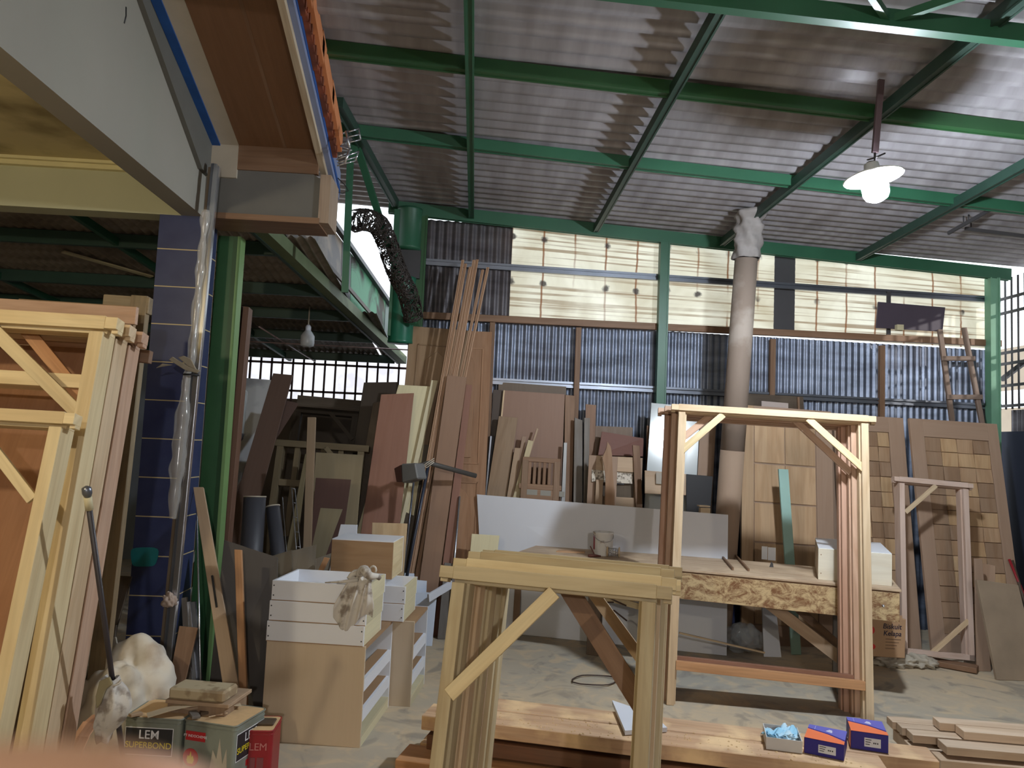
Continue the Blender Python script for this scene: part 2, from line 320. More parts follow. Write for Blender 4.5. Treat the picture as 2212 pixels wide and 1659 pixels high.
def tube(bm, pts, r, seg=8, cap=True, smooth=True):
    pts = [V(p) for p in pts]; rs = r if isinstance(r, (list, tuple)) else [r]*len(pts); rings = []; ref = None; l = uvl(bm)
    for i, p in enumerate(pts):
        d = (pts[min(i+1, len(pts)-1)] - pts[max(i-1, 0)]).normalized()
        if ref is None: ref = d.orthogonal().normalized()
        ref = (ref - d*ref.dot(d)).normalized(); s = d.cross(ref)
        rings.append([bm.verts.new(p + (ref*math.cos(2*math.pi*k/seg) + s*math.sin(2*math.pi*k/seg))*rs[i]) for k in range(seg)])
    for i in range(len(rings)-1):
        for k in range(seg):
            f = bm.faces.new((rings[i][k], rings[i][(k+1) % seg], rings[i+1][(k+1) % seg], rings[i+1][k])); f.smooth = smooth
            for j, lp in enumerate(f.loops): lp[l].uv = ((k + (j in (1, 2)))*0.03, (i + (j > 1))*0.05)
    if cap: bm.faces.new(rings[0][::-1]); bm.faces.new(rings[-1])
def lathe(bm, prof, seg=24, mat=None, smooth=True):  # prof (r,z)
    mt = mat or Matrix(); rings = []
    for r, z in prof:
        rings.append([bm.verts.new(mt @ V((r*math.cos(2*math.pi*k/seg), r*math.sin(2*math.pi*k/seg), z))) for k in range(seg)])
    for i in range(len(rings)-1):
        for k in range(seg):
            f = bm.faces.new((rings[i][k], rings[i][(k+1) % seg], rings[i+1][(k+1) % seg], rings[i+1][k])); f.smooth = smooth

ORGN = {}
def tag(o, label=None, cat=None, group=None, kind=None):
    if label: o['label'] = label
    if cat: o['category'] = cat
    if group: o['group'] = group
    if kind: o['kind'] = kind
    return o
def thing(name, label, cat, loc=(0, 0, 0), group=None, mtx=None):
    o = bpy.data.objects.new(name, None); COL.objects.link(o); o.empty_display_size = .05
    o.matrix_world = mtx if mtx is not None else Matrix.Translation(V(loc))
    ORGN[o.name] = o.matrix_world.copy(); return tag(o, label, cat, group)
def NB(): return bmesh.new()
def obj(name, bm, mat, parent=None, local=False, bevel=0.0, label=None):
    """mesh verts are in world coordinates (or already in the parent's frame when local)"""
    bmesh.ops.recalc_face_normals(bm, faces=bm.faces)
    me = bpy.data.meshes.new(name)
    if parent is None:
        xs = [v.co for v in bm.verts]
        o0 = V((sum(c.x for c in xs)/len(xs), sum(c.y for c in xs)/len(xs), min(c.z for c in xs))); mt = Matrix.Translation(o0)
    else: mt = ORGN[parent.name]
    if not local: bmesh.ops.transform(bm, matrix=mt.inverted(), verts=bm.verts)
    bm.to_mesh(me); bm.free(); me.materials.append(mat)
    o = bpy.data.objects.new(name, me); COL.objects.link(o)
    if parent is None: o.matrix_world = mt
    else: o.parent = parent
    ORGN[o.name] = mt
    if bevel:
        b = o.modifiers.new('bevel', 'BEVEL'); b.width = bevel; b.segments = 1; b.limit_method = 'ANGLE'
    if label: o['label'] = label
    return o
def struct(name, bm, mat, parent=None):
    o = obj(name, bm, mat, parent)
    if parent is None: o['kind'] = 'structure'
    return o
def quad_thick(bm, q, t, g=None):      # q = TL,TR,BR,BL world; thickness pushed away from the camera
    TL, TR, BR, BL = q; n = (TR-BL).cross(TL-BR).normalized()
    if n.dot((TL+TR+BR+BL)/4 - V((0, 0, EYE))) < 0: n = -n
    o = n*t
    if g is None: g = (TL-BL) if (TL-BL).length > (TR-TL).length else (TR-TL)
    hexa(bm, [BL, BR, BR+o, BL+o, TL, TR, TR+o, TL+o], g.normalized()); return n
def pair(a): return a if isinstance(a, (tuple, list)) else (a, a)
def bquad(TL, TR, BR, BL, Yb, Yt, floor=True):
    yb, yt = pair(Yb), pair(Yt)
    if floor: bl, br = foot(TL, BL, yb[0]), foot(TR, BR, yb[1])
    else: bl, br = W(*BL, Y=yb[0]), W(*BR, Y=yb[1])
    return [W(*TL, Y=yt[0]), W(*TR, Y=yt[1]), br, bl]
def board(name, label, cat, TL, TR, BR, BL, Yb, Yt, t, mat, group=None, floor=True, bev=0.002, parent=None):
    q = bquad(TL, TR, BR, BL, Yb, Yt, floor); bm = NB(); quad_thick(bm, q, t)
    o = obj(name, bm, mat, parent, bevel=bev)
    if parent is None: tag(o, label, cat, group)
    return o
def basis(O, ux, uy, uz):
    m = Matrix.Identity(4)
    for i in range(3): m[i][0], m[i][1], m[i][2], m[i][3] = ux[i], uy[i], uz[i], O[i]
    return m
def text(body, parent, mtx, size, mat, shear=0.0, name='lettering', label=None, bold=0.0, align='CENTER'):
    c = bpy.data.curves.new(name, 'FONT'); c.body = body; c.size = size; c.shear = shear; c.extrude = 0.0004; c.offset = bold
    c.align_x = align; c.align_y = 'CENTER'; o = bpy.data.objects.new(name, c); COL.objects.link(o); c.materials.append(mat)
    o.parent = parent; o.matrix_local = mtx; ORGN[o.name] = mtx
    if label: o['label'] = label
    return o
FACE = lambda x, y, z: basis(V((x, y, z)), V((1, 0, 0)), V((0, 0, 1)), V((0, -1, 0)))   # reads from -y side

# ================================================================== THE BUILDING
def sheet(bm, O, U, R, lu, lv, pitch, amp, seg=6, nv=1, trap=False):
    """corrugated sheet: profile varies along U, ribs run along R"""
    U = U.normalized(); R = R.normalized(); n = U.cross(R).normalized(); k = int(lu/pitch*seg)+1; l = uvl(bm); rows = []
    for j in range(nv+1):
        row = []
        for i in range(k+1):
            u = i*pitch/seg; ph = (i % seg)/seg
            h = amp*math.cos(2*math.pi*ph) if not trap else amp*max(-1, min(1, 2.2*math.cos(2*math.pi*ph)))
            row.append(bm.verts.new(O + U*u + R*(lv*j/nv) + n*h))
        rows.append(row)
    for j in range(nv):
        for i in range(k):
            f = bm.faces.new((rows[j][i], rows[j][i+1], rows[j+1][i+1], rows[j+1][i])); f.smooth = True
            for q, lp in enumerate(f.loops):
                lp[l].uv = ((i + (q in (1, 2)))*pitch/seg, lv*(j + (q > 1))/nv)
X0, X1 = -0.7, 5.66
bm = NB(); box(bm, -7.2, 6.6, -6.0, 13.5, -0.12, 0.0); struct('floor', bm, FLOOR)
# main roof: corrugations run left-right, falling to the right
bm = NB(); d = V((1, 0, -RS)).normalized(); sheet(bm, V((-1.75, -6.0, zr(-1.75)+.12)), V((0, 1, 0)), d, 13.85, 8.3, .15, .016, 6, 1, True); struct('ceiling', bm, ROOF)
# shell behind and beside the camera
bm = NB(); box(bm, -7.2, 6.6, -6.1, -6.0, 0, 5.6); struct('wall_rear', bm, GRY)
bm = NB(); box(bm, -7.3, -7.2, -6.1, 11.0, 0, 4.3); struct('wall_left', bm, GRY)
def wdir(): return V((1, 0.055, 0)).normalized()
def WP(x, z, off=0.0): return V((x, YW(x)-off, z))
# back wall: zinc sheets below
bm = NB(); sheet(bm, WP(X0, 0), wdir(), V((0, 0, 1)), X1-X0, 3.0, .07, .012, 6, 1); struct('wall_back', bm, ZINC)
bm = NB(); bar(bm, WP(X0, 3.0, .06), WP(X1, 3.07, .06), .07, .05, V((0, 0, 1))); tag(obj('wall_rail', bm, BRN, bevel=.004), 'long brown timber rail under the fibreglass sheets, above the zinc sheets', 'rail')
xa = PW(1105, 500).x; xb = PW(1675, 560).x; xc = PW(1720, 560).x
bm = NB(); sheet(bm, WP(X0, 3.0), wdir(), V((0, 0, 1)), xa-X0, 1.0, .085, .014, 6, 1)
bmesh.ops.subdivide_edges(bm, edges=[], cuts=1); tag(obj('corrugated_sheet', bm, OLDZ), 'dark brown corrugated sheet high on the back wall, left of the glowing sheets', 'metal sheet', 'sheets of the upper back wall')
def flat(name, xl, xr, zl, zh0, zh1, mat, label=None, off=-.02, nx=40):
    bm = NB(); l = uvl(bm)
    O = [WP(xl, zl, off), WP(xr, zl, off), WP(xr, zh1, off), WP(xl, zh0, off)]
    # shallow horizontal ribs
    nz = 26; rows = []
    for j in range(nz+1):
        t = j/nz; a = O[0].lerp(O[3], t); b = O[1].lerp(O[2], t); dd = V((0, .003*math.sin(j*math.pi), 0)) if False else V((0, .004*(j % 2), 0))
        rows.append([bm.verts.new(a+dd), bm.verts.new(b+dd)])
    for j in range(nz):
        f = bm.faces.new((rows[j][0], rows[j][1], rows[j+1][1], rows[j+1][0])); f.smooth = True
        for q, lp in enumerate(f.loops): lp[l].uv = ((xl if q in (0, 3) else xr), zl + (zh0-zl)*(j + (q > 1))/nz)
    o = obj(name, bm, mat)
    if label: tag(o, label, 'metal sheet', 'sheets of the upper back wall')
    else: o['kind'] = 'structure'
    return o
def zt(x): return zr(x)+.11
flat('window_1', xa, 1.86, 3.02, zt(xa), zt(1.86), PANEL)
flat('window_2', 1.90, xb, 3.02, zt(1.9), zt(xb), PANEL)
flat('window_3', xc, X1, 3.02, zt(xc), zt(X1), PANEL)
flat('flat_sheet', xb, xc, 3.02, zt(xb), zt(xc), DGR, 'narrow dark sheet between two glowing fibreglass sheets', -.02)
# timber studs on the zinc wall
for px, nm in ((1061, 'first from the left, beside the tall doors'), (1246, 'left of the middle green post'), (1663, 'right of the cloth-wrapped post'), (1897, 'left of the wooden ladder')):
    x = PW(px, 760).x; bm = NB(); bar(bm, WP(x, 0.0, .07), WP(x, 2.97, .07), .055, .05, V((1, 0, 0)))
    tag(obj('wall_stud', bm, BRN, bevel=.003), 'brown timber stud on the blue-grey zinc wall, '+nm, 'stud', 'timber studs of the back wall')
# steel girts
for z, nm in ((3.55, 'upper dark steel girt running across the fibreglass sheets'), (2.38, 'lower steel girt running across the zinc sheets')):
    bm = NB(); zz = z
    bar(bm, WP(X0, zz+.02, .05), WP(X1, zz+.02, .05), .022, .04, V((0, 0, 1))); bar(bm, WP(X0, zz-.02, .045), WP(X1, zz-.02, .045), .022, .04, V((0, 0, 1)))
    bar(bm, WP(X0, zz, .04), WP(X1, zz, .04), .05, .012, V((0, 0, 1)))
    tag(obj('steel_girt', bm, GAL), nm, 'beam', 'steel girts of the back wall')
# green posts
def post(px, py, wd, mat, label, off=.12, ztop=None):
    x = PW(px, py, off).x; t = ztop or zr(x)-.02; bm = NB(); box(bm, x-wd/2, x+wd/2, YW(x)-off-.05, YW(x)-off+.05, 0, t)
    # rolled lips of the channel
    box(bm, x-wd/2-.004, x-wd/2+.012, YW(x)-off-.056, YW(x)-off-.05, 0, t); box(bm, x+wd/2-.012, x+wd/2+.004, YW(x)-off-.056, YW(x)-off-.05, 0, t)
    return tag(obj('steel_post', bm, mat), label, 'post', 'green posts along the back wall')
post(912, 500, .10, GRB, 'bright green steel post at the left end of the back wall')
post(1434, 560, .09, GRN, 'green steel post in the middle of the back wall, before the glowing sheets')
post(2143, 640, .10, GRP, 'pale green steel post in the right back corner beside the grille')
# eave beam
def rbar(name, a, b, wdt, h, mat, label, cat='beam', group='green steel roof beams', lip=True):
    bm = NB(); bar(bm, a, b, h, wdt, V((0, 0, 1)))
    if lip:
        dn = V((0, 0, -h/2)); s = (b-a).normalized().cross(V((0, 0, 1))).normalized()
        for q in (-1, 1): bar(bm, a+dn+s*q*wdt*.42, b+dn+s*q*wdt*.42, .012, .012, V((0, 0, 1)))
    return tag(obj(name, bm, mat), label, cat, group)
rbar('roof_beam', WP(-.95, zr(-.95)+.035, .14), WP(X1+.05, zr(X1)+.035, .14), .06, .12, GRN, 'green eave beam running along the top of the back wall')
# rafters running left-right
for (a, b, nm) in (((715, 120), (2212, 295), 'crossing above the hanging lamp from the clay tiles'), ((780, 295), (2212, 460), 'second from the back wall, starting at the antenna')):
    p, q = PR(*a, up=.02), PR(*b, up=.02); dd = (q-p).normalized(); p -= dd*.5; q += dd*(6.2-q.x)
    p.z = zr(p.x)+.06; q.z = zr(q.x)+.06
    rbar('roof_rafter', p, q, .07, .08, GRB if 'clay' in nm else GRN, 'green steel rafter '+nm, 'beam')
# purlins running away from the camera
for (a, b, nm) in (((1013, 0), (1018, 455), 'running straight away, left of centre'), ((1555, 30), (1290, 495), 'ending over the first glowing sheet'),
                   ((2108, 88), (1657, 451), 'passing behind the lamp rod to the cloth-wrapped post'), ((2212, 365), (1865, 555), 'at the far right, behind the lit lamp')):
    p, q = PR(*a), PR(*b); x = (p.x+q.x)/2
    dd = (q-p); dd = dd/dd.y; s = p + dd*(-1.5-p.y); e = p + dd*(YW(x)-.2-p.y); s.z = zr(s.x)+.03; e.z = zr(e.x)+.03
    rbar('roof_purlin', s, e, .05, .07, GRN if 'left' in nm else GRD, 'green steel purlin '+nm, 'beam')
p, q = PR(732, 231), PR(854, 445); dd = (q-p)/(q.y-p.y); s = p+dd*(-1.5-p.y); 
s = V((p.x-.0, 5.2, zr(p.x)+.03)); rbar('roof_purlin', V((s.x, s.y, s.z)), V((q.x, q.y, zr(q.x)+.03)), .06, .07, GRD, 'dark green edge purlin down the left side of the roof, above the antenna', 'beam')
# truss near the camera, top right
tr = thing('roof_truss', 'green steel roof truss with zigzag web members, nearest the camera', 'truss', V((3, 3.5, zr(3))), 'green steel roof beams')
A0, A1 = PR(1420, -12, up=-.02), PR(2075, 62, up=-.02); dd = (A1-A0).normalized(); A1b = A1+dd*3.4
bm = NB(); bar(bm, A0-dd*3.0, A1b, .09, .06, V((0, 0, 1))); obj('bottom_chord', bm, GRN, tr)
up = V((0, 0, .62)); T0 = A0-dd*3.0; 
bm = NB(); bar(bm, T0+V((0, -.42, .06)), A1b+V((0, -.42, .06)), .05, .05, V((0, 0, 1))); obj('top_chord', bm, GRN, tr)
for k in range(5):
    a = A0+dd*(.2+k*.95); b = a+dd*.48+V((0, -.42, .06)); bm = NB(); bar(bm, a, b, .04, .03, V((0, 0, 1))); obj('web_member', bm, GRN, tr)
    bm = NB(); bar(bm, b, a+dd*.95, .04, .03, V((0, 0, 1))); obj('web_member', bm, GRN, tr)
# two thin rods wired under the roof at the right
for a, b, nm in (((2048, 504), (2212, 412), 'lower'), ((2085, 494), (2212, 510), 'fainter')):
    p, q = W(*a, Y=6.6), W(*b, Y=5.9 if 'lower' in nm else 6.6); bm = NB(); bar(bm, p, q, .03, .02, V((0, 0, 1)))
    if 'lower' in nm:
        for k in (.22, .29): m = p.lerp(q, k); tube(bm, [m, V((m.x, m.y, zr(m.x)+.1))], .006, 6)
    else: tube(bm, [p.lerp(q, .1), p.lerp(q, .1)+V((0, 0, zr(p.x)+.1-p.z))], .006, 6)
    tag(obj('hanging_rod', bm, DGR), nm+' thin dark rod wired under the roof at the far right', 'rod', 'rods under the roof')

# ---- right side wall: dark below, steel grille above
XR = 5.72
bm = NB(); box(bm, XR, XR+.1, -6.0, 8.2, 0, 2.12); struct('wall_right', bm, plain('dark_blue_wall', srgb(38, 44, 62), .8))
bm = NB(); box(bm, XR, XR+.1, -6.0, 6.9, 2.12, 4.2); struct('wall_right', bm, GRY)
bm = NB(); sheet(bm, V((XR+.12, 6.9, 2.12)), V((0, 1, 0)), V((0, 0, 1)), 1.2, .24, .07, .012); tag(obj('corrugated_sheet', bm, OLDZ), 'short rusty corrugated strip below the steel grille', 'metal sheet')
g = thing('window_grille', 'dark steel grille of upright bars on the right side wall, beside the pale green post', 'grille', V((XR, 7.5, 2.3)))
for z in (3.58, 3.42, 2.98, 2.86, 2.62, 2.40):
    bm = NB(); bar(bm, V((XR+.03, 6.9, z)), V((XR+.03, 8.15, z)), .03, .02, V((0, 0, 1))); obj('rail', bm, DGR, g)
for k in range(12):
    bm = NB(); tube(bm, [V((XR+.03, 6.95+k*.1, 2.36)), V((XR+.03, 6.95+k*.1, 3.8))], .011, 6); obj('upright_bar', bm, DGR, g)
bm = NB(); bar(bm, V((XR+.06, 6.9, 3.25)), V((XR+.06, 8.15, 2.7)), .05, .03, V((0, 0, 1))); obj('brace', bm, DGR, g)
# what stands outside
bm = NB(); box(bm, 9.2, 9.4, 4, 14, 0, 2.75); box(bm, 9.0, 9.2, 4, 14, 3.05, 3.75); tag(obj('outside_building', bm, plain('tan_render', srgb(176, 160, 140), .8)), 'tan building outside, seen through the grille at the right', 'building')
bm = NB(); box(bm, -5.5, -.2, 12.4, 12.6, 0, 3.3); tag(obj('outside_wall', bm, spot_mat('white_render', srgb(236, 236, 240), srgb(206, 204, 214), 2.5)), 'bright white wall outside behind the left barred window', 'wall')

# ---- the tiled house on the left: column, beams, gable, rake, tiles
GX = -1.86
cx0 = W(345, 470, Y=5.1).x
bm = NB(); l = uvl(bm); box(bm, cx0, GX, 5.1, 5.4, 0, 3.17)
for f in bm.faces:
    for lp in f.loops:
        c = lp.vert.co; lp[l].uv = ((c.x-cx0+.3) if abs(f.normal.y) > .5 else c.y-5.1+.3, c.z+.06)
tc = thing('tiled_column', 'column clad in square navy blue tiles with pale joints', 'column', V(((cx0+GX)/2, 5.25, 0)))
obj('tile_cladding', bm, TILES, tc)
# crumbs of plaster at the top, teal paint patch near the foot
bm = NB(); box(bm, cx0+.01, GX-.01, 5.12, 5.38, 3.17, 3.2); obj('plaster_joint', bm, PWH, tc)
p = W(312, 1203, Y=5.098); bm = NB()
extr(bm, [p+V((.085*math.copysign(abs(math.cos(a))**.6, math.cos(a))*(1+.08*math.sin(3*a)), 0, .066*math.copysign(abs(math.sin(a))**.6, math.sin(a))*(1+.1*math.sin(2*a+1)))) for a in [k*math.pi/9 for k in range(18)]], V((0, -.002, 0))); obj('paint_patch', bm, plain('teal_smear', srgb(30, 120, 126), .4), tc, label='teal paint patch')
bm = NB(); box(bm, GX-.14, GX, -6.0, 5.1, 3.17, 3.44)
zs = lambda y: 3.66+.354*(5.1-y)
extr(bm, [V((GX-.14, -6, 3.44)), V((GX-.14, 5.1, 3.44)), V((GX-.14, 5.1, zs(5.1))), V((GX-.14, -6, zs(-6)))], V((.14, 0, 0)), V((0, 1, 0)))
tag(struct('wall_gable', bm, GRY))
# little dark insect-like crack
a = W(272, 15, X=GX+.001); b = W(268, 50, X=GX+.001); bm = NB(); tube(bm, [a, a.lerp(b, .5)+V((0, .01, 0)), b], .004, 5); tag(obj('wall_crack', bm, BLK), 'short dark crack on the grey gable wall, top left', 'crack')
bm = NB(); box(bm, -7.2, GX-.14, 5.1, 5.26, 3.17, 3.44); struct('trim_1', bm, CRE)
bm = NB(); box(bm, -7.2, GX-.14, 5.06, 5.1, 3.44, 3.47); box(bm, -7.2, GX-.14, 5.03, 5.1, 3.47, 3.49); struct('trim_2', bm, plain('cream_moulding', srgb(222, 212, 164), .6))
bm = NB(); box(bm, -7.2, GX-.14, -6.0, 5.26, 3.49, 3.56); struct('ceiling_left_room', bm, HAZE)
# cantilever stub carrying the rake
xr_ = W(692, 400, Y=5.1).x
st = thing('cantilever_beam', 'grey concrete stub beam reaching right from the tiled column', 'beam', V((-1.5, 5.25, 3.18)))
bm = NB(); prism(bm, [(GX, 3.2), (xr_, 3.2), (xr_, 3.47), (xr_-.13, 3.55), (GX, 3.56)], 5.1, 5.38, V((1, 0, 0)), lambda p: V((p.x, p.z, p.y))); obj('beam_body', bm, plain('dark_grey_concrete', srgb(104, 102, 98), .9, bump=.15), st)
bm = NB(); box(bm, GX, xr_+.01, 5.08, 5.40, 3.16, 3.2); obj('bottom_board', bm, BRN, st)
bm = NB(); box(bm, xr_, xr_+.07, 5.09, 5.38, 3.17, 3.5); obj('lit_end_cap', bm, wood('lit_end_tone', srgb(166, 142, 120)), st)  # paler colour paints the light on the beam's right end face
bm = NB(); box(bm, W(516, 320, Y=5.09).x, xr_-.02, 5.085, 5.12, 3.5, 3.70); obj('filler_board', bm, BRN, st)
bm = NB(); box(bm, GX-.14, W(516, 320, Y=5.09).x, 5.08, 5.38, 3.44, 3.74); obj('filler_block', bm, PWH, st)
bm = NB(); extr(bm, [V((GX+.001, 3.4, zs(3.4))), V((GX+.001, 4.94, 3.44)), V((GX+.001, 5.08, 3.44)), V((GX+.001, 5.08, zs(5.08)))], V((.03, 0, 0)), V((0, 1, 0))); obj('gable_band', bm, plain('dark_grey_band', srgb(96, 94, 88), .9), st)  # darker band along the sloped top of the gable wall
# sloped strips under the verge
def strip(px0, px1, z0, z1, y0=-6.0, y1=5.1):
    return V((px0, y0, zs(y0)+z0)), V((px1, y0, zs(y0)+z0)), V((px1, y1, zs(y1)+z0)), V((px0, y1, zs(y1)+z0)), V((0, 0, z1-z0))
def slope(bm, xa_, xb_, z0, z1, y0=-6.0, y1=5.1, xa1=None, xb1=None):
    xa1 = xa_ if xa1 is None else xa1; xb1 = xb_ if xb1 is None else xb1
    a, b, c, e = V((xa_, y0, zs(y0)+z0)), V((xb_, y0, zs(y0)+z0)), V((xb1, y1, zs(y1)+z0)), V((xa1, y1, zs(y1)+z0)); u = V((0, 0, z1-z0))
    hexa(bm, [a, b, c, e, a+u, b+u, c+u, e+u], (c-b).normalized())
rk = thing('roof_verge', 'sloping verge of the tiled roof: ply soffit, blue trim and fascia boards', 'roof edge', V((-1.5, 4.5, 3.9)))
bm = NB(); slope(bm, GX, -1.79, .0, .1); obj('wall_plate', bm, plain('dark_grey_band', srgb(96, 94, 88), .9), rk)
bm = NB(); slope(bm, -1.79, -1.725, -.015, .02, xa1=-1.83, xb1=-1.775); obj('blue_trim', bm, BLU, rk, label='peeling blue paint strip')
bm = NB(); slope(bm, -1.725, -1.6, -.005, .03, xa1=-1.775, xb1=-1.655); obj('plaster_strip', bm, PWH, rk, label='whitewashed strip')
bm = NB(); slope(bm, -1.60, -1.12, .0, .02, y1=5.12, xa1=-1.655, xb1=-1.13); obj('soffit', bm, SOF, rk, label='brown plywood soffit')
bm = NB(); slope(bm, -1.36, -1.34, -.003, .0, y1=5.1); obj('soffit_joint', bm, BRN, rk)
bm = NB(); slope(bm, -1.125, -1.085, -.10, .10, y1=5.55); obj('inner_fascia', bm, wood('pale_fascia', srgb(186, 166, 136)), rk, label='pale timber fascia')
bm = NB(); slope(bm, -1.085, -1.05, -.06, .14, y1=5.5); obj('outer_fascia', bm, plain('blue_grey_fascia', srgb(120, 130, 160), .6, var=.15), rk, label='grey-blue painted fascia')
bm = NB(); slope(bm, -1.052, -1.046, -.02, .02, y1=5.5); obj('blue_line', bm, BLU, rk)
CLAY = spot_mat('old_clay', srgb(150, 76, 44), srgb(84, 44, 28), 5, .45, .6); CLAYLIT = plain('lit_clay_edge', srgb(190, 120, 76), .85, var=.2)
bm = NB(); box(bm, -3.0, -1.86+.8, -1.5, -1.4, 4.5, 4.6)
bm.free()
for k in range(6):
    y = 5.15-k*.36; s = -.354; z = zs(y)
    t = thing('clay_roof_tile', ('clay verge tile with ribbed side, at the low end of the row over the antenna', 'ribbed clay verge tile, second from the low end of the row', 'ribbed clay verge tile, third from the low end of the row', 'ribbed clay verge tile, fourth from the low end of the row', 'ribbed clay verge tile, fifth from the low end of the row', 'ribbed clay verge tile, topmost of the row at the picture edge')[k], 'roof tile', V((-1.05, y, z)), 'clay verge tiles')
    bm = NB(); a = V((-1.045, y, z+.0)); b = V((-1.045, y-.42, zs(y-.42)+.03)); u = V((0, 0, .17)); o = V((.03, 0, 0))
    hexa(bm, [a, a+o, b+o, b, a+u, a+o+u, b+o+u, b+u], (b-a).normalized())
    for j in range(6):
        f0 = a.lerp(b, .08+j*.15)+o; box(bm, f0.x-.001, f0.x+.008, f0.y-.022, f0.y+.0, f0.z+.005, f0.z+.16)
    obj('ribbed_side', bm, CLAY, t)
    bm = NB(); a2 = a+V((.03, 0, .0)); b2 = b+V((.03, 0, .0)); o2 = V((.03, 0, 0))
    hexa(bm, [a2+u*.25, a2+o2+u*.25, b2+o2+u*.3, b2+u*.3, a2+u, a2+o2+u, b2+o2+u, b2+u], (b-a).normalized()); obj('lit_tile_edge', bm, CLAYLIT, t)  # lighter clay colour paints the light along the tile's outer edge
bm = NB(); slope(bm, -7.2, -1.05, .2, .26, y0=-6.0, y1=5.1); struct('ceiling_tiled_roof', bm, CLAY)
# TV antenna fixed on the last tile
an = thing('tv_antenna', 'small silver TV antenna with two bar grids, at the tile edge under the roof', 'antenna', W(752, 322, Y=4.95))
def rod(p, q, r, par, nm, mat=ALU): bm = NB(); tube(bm, [p, q], r, 6); return obj(nm, bm, mat, par)
Ya = 4.95
for quad in (((742, 291), (775, 279), (778, 300), (748, 307)), ((728, 352), (768, 330), (778, 331), (742, 358))):
    A, B, Cc, D_ = [W(*c, Y=Ya+(.05 if i in (1, 2) else 0)) for i, c in enumerate(quad)]
for r_, (a, b) in enumerate((((753, 285), (775, 278)), ((753, 296), (778, 290)), ((754, 308), (779, 301)), ((741, 288), (752, 283)), ((738, 313), (752, 305)))):
    rod(W(*a, Y=Ya), W(*b, Y=Ya+.03), .005, an, 'director_bar')
for a, b in (((727, 345), (775, 327)), ((729, 352), (771, 338)), ((728, 358), (768, 347)), ((731, 338), (752, 330))):
    rod(W(*a, Y=Ya), W(*b, Y=Ya+.03), .005, an, 'director_bar')
rod(W(775, 278, Y=Ya+.03), W(779, 301, Y=Ya+.03), .005, an, 'grid_side'); rod(W(775, 327, Y=Ya+.03), W(768, 347, Y=Ya+.03), .005, an, 'grid_side')
rod(W(748, 283, Y=Ya), W(755, 320, Y=Ya), .009, an, 'boom'); rod(W(756, 322, Y=Ya), W(744, 354, Y=Ya), .009, an, 'boom'); rod(W(735, 315, Y=Ya), W(760, 325, Y=Ya), .006, an, 'mount')
bm = NB(); tube(bm, [W(730, 385, Y=5.3), W(745, 400, Y=5.5), W(752, 412, Y=5.7), W(740, 418, Y=5.6), W(722, 413, Y=5.3)], .004, 5); tag(obj('loose_wire', bm, BLK), 'thin loose wire hanging below the antenna', 'wire')

# ---- sloping edge girder of the low canopy, with the stained gutter on it
GS, GE = W(548, 488, Y=5.45), W(870, 786, Y=10.5)
def GP(px, py, dx=0.0):
    n = (GE-GS).cross(V((0, 0, 1))).normalized(); v = ray(px, py); t = (GS-V((0, 0, EYE))).dot(n)/v.dot(n); return V((0, 0, EYE))+v*t+V((dx, 0, 0))
gx = lambda y: GS.x+(GE.x-GS.x)*(y-GS.y)/(GE.y-GS.y)
gz = lambda y: GS.z+(GE.z-GS.z)*(y-GS.y)/(GE.y-GS.y)
def gpt(y, dz=0.0, dx=0.0): return V((gx(y)+dx, y, gz(y)+dz))
gt = thing('canopy_girder', 'sloping green edge girder of the low canopy, under the stained gutter', 'beam', gpt(8))
FGR = plain('faded_green_steel', srgb(96, 108, 78), .7, var=.25)
bm = NB(); bar(bm, gpt(5.45, .05), gpt(10.5, .05), .1, .1, V((0, 0, 1))); obj('chord', bm, FGR, gt)
bm = NB(); bar(bm, gpt(5.45, .02, -.065), gpt(10.5, .02, -.065), .05, .03, V((0, 0, 1))); obj('chord_lip', bm, GRD, gt)
bm = NB(); bar(bm, W(700, 452, Y=6.6), W(847, 662, Y=7.9), .035, .04, V((0, 0, 1)))
ga, gb, gc_ = GP(690, 436), GP(790, 580), GP(846, 660)
bm.free(); bm = NB(); bar(bm, ga, gc_, .045, .05, V((0, 0, 1))); obj('top_rail', bm, BLK, gt)
def gsheet(name, T0, T1, B0, B1, mat, label, cat, dx=0.0):
    bm = NB(); extr(bm, [GP(*T0, dx), GP(*T1, dx), GP(*B1, dx), GP(*B0, dx)], V((-.012, 0, 0)), V((0, 0, 1))); return tag(obj(name, bm, mat), label, cat)
gsheet('side_board', (640, 375), (745, 520), (600, 520), (742, 652), RUSTY, 'brown stained board of the gutter, beside the grey stub beam', 'board', -.03)
gsheet('side_board', (746, 521), (765, 548), (743, 653), (762, 672), DGR, 'narrow dark gutter board between the brown board and the green fibreglass', 'board', -.03)
gsheet('fibreglass_sheet', (766, 549), (838, 648), (763, 672), (833, 742), GTRP, 'pale green fibreglass sheet with black mould, glowing above the canopy girder', 'sheet', -.03)
gsheet('side_board', (839, 649), (852, 667), (834, 743), (850, 764), GRD, 'dark green gutter board at the far end beside the glowing fibreglass', 'board', -.03)
bm = NB(); bar(bm, GP(618, 480, .03), GP(740, 614, .03), .04, .02, V((0, 0, 1))); obj('web_member', bm, DRK, gt)
bm = NB(); bar(bm, GP(740, 614, .03), GP(816, 702, .03), .04, .02, V((0, 0, 1))); obj('web_member', bm, DRK, gt)
ht = thing('roof_hanger', 'two green steel hangers meeting under the roof edge beside the antenna', 'bracket', W(770, 312, Y=5.9))
nd = W(768, 306, Y=5.9)
bm = NB(); bar(bm, W(757, 345, Y=5.9), W(745, 632, Y=5.9), .05, .03, V((1, 0, 0))); obj('upright', bm, GRN, ht)
bm = NB(); bar(bm, nd, W(893, 700, Y=7.35), .055, .03, V((1, 0, 0))); obj('diagonal', bm, GRN, ht)
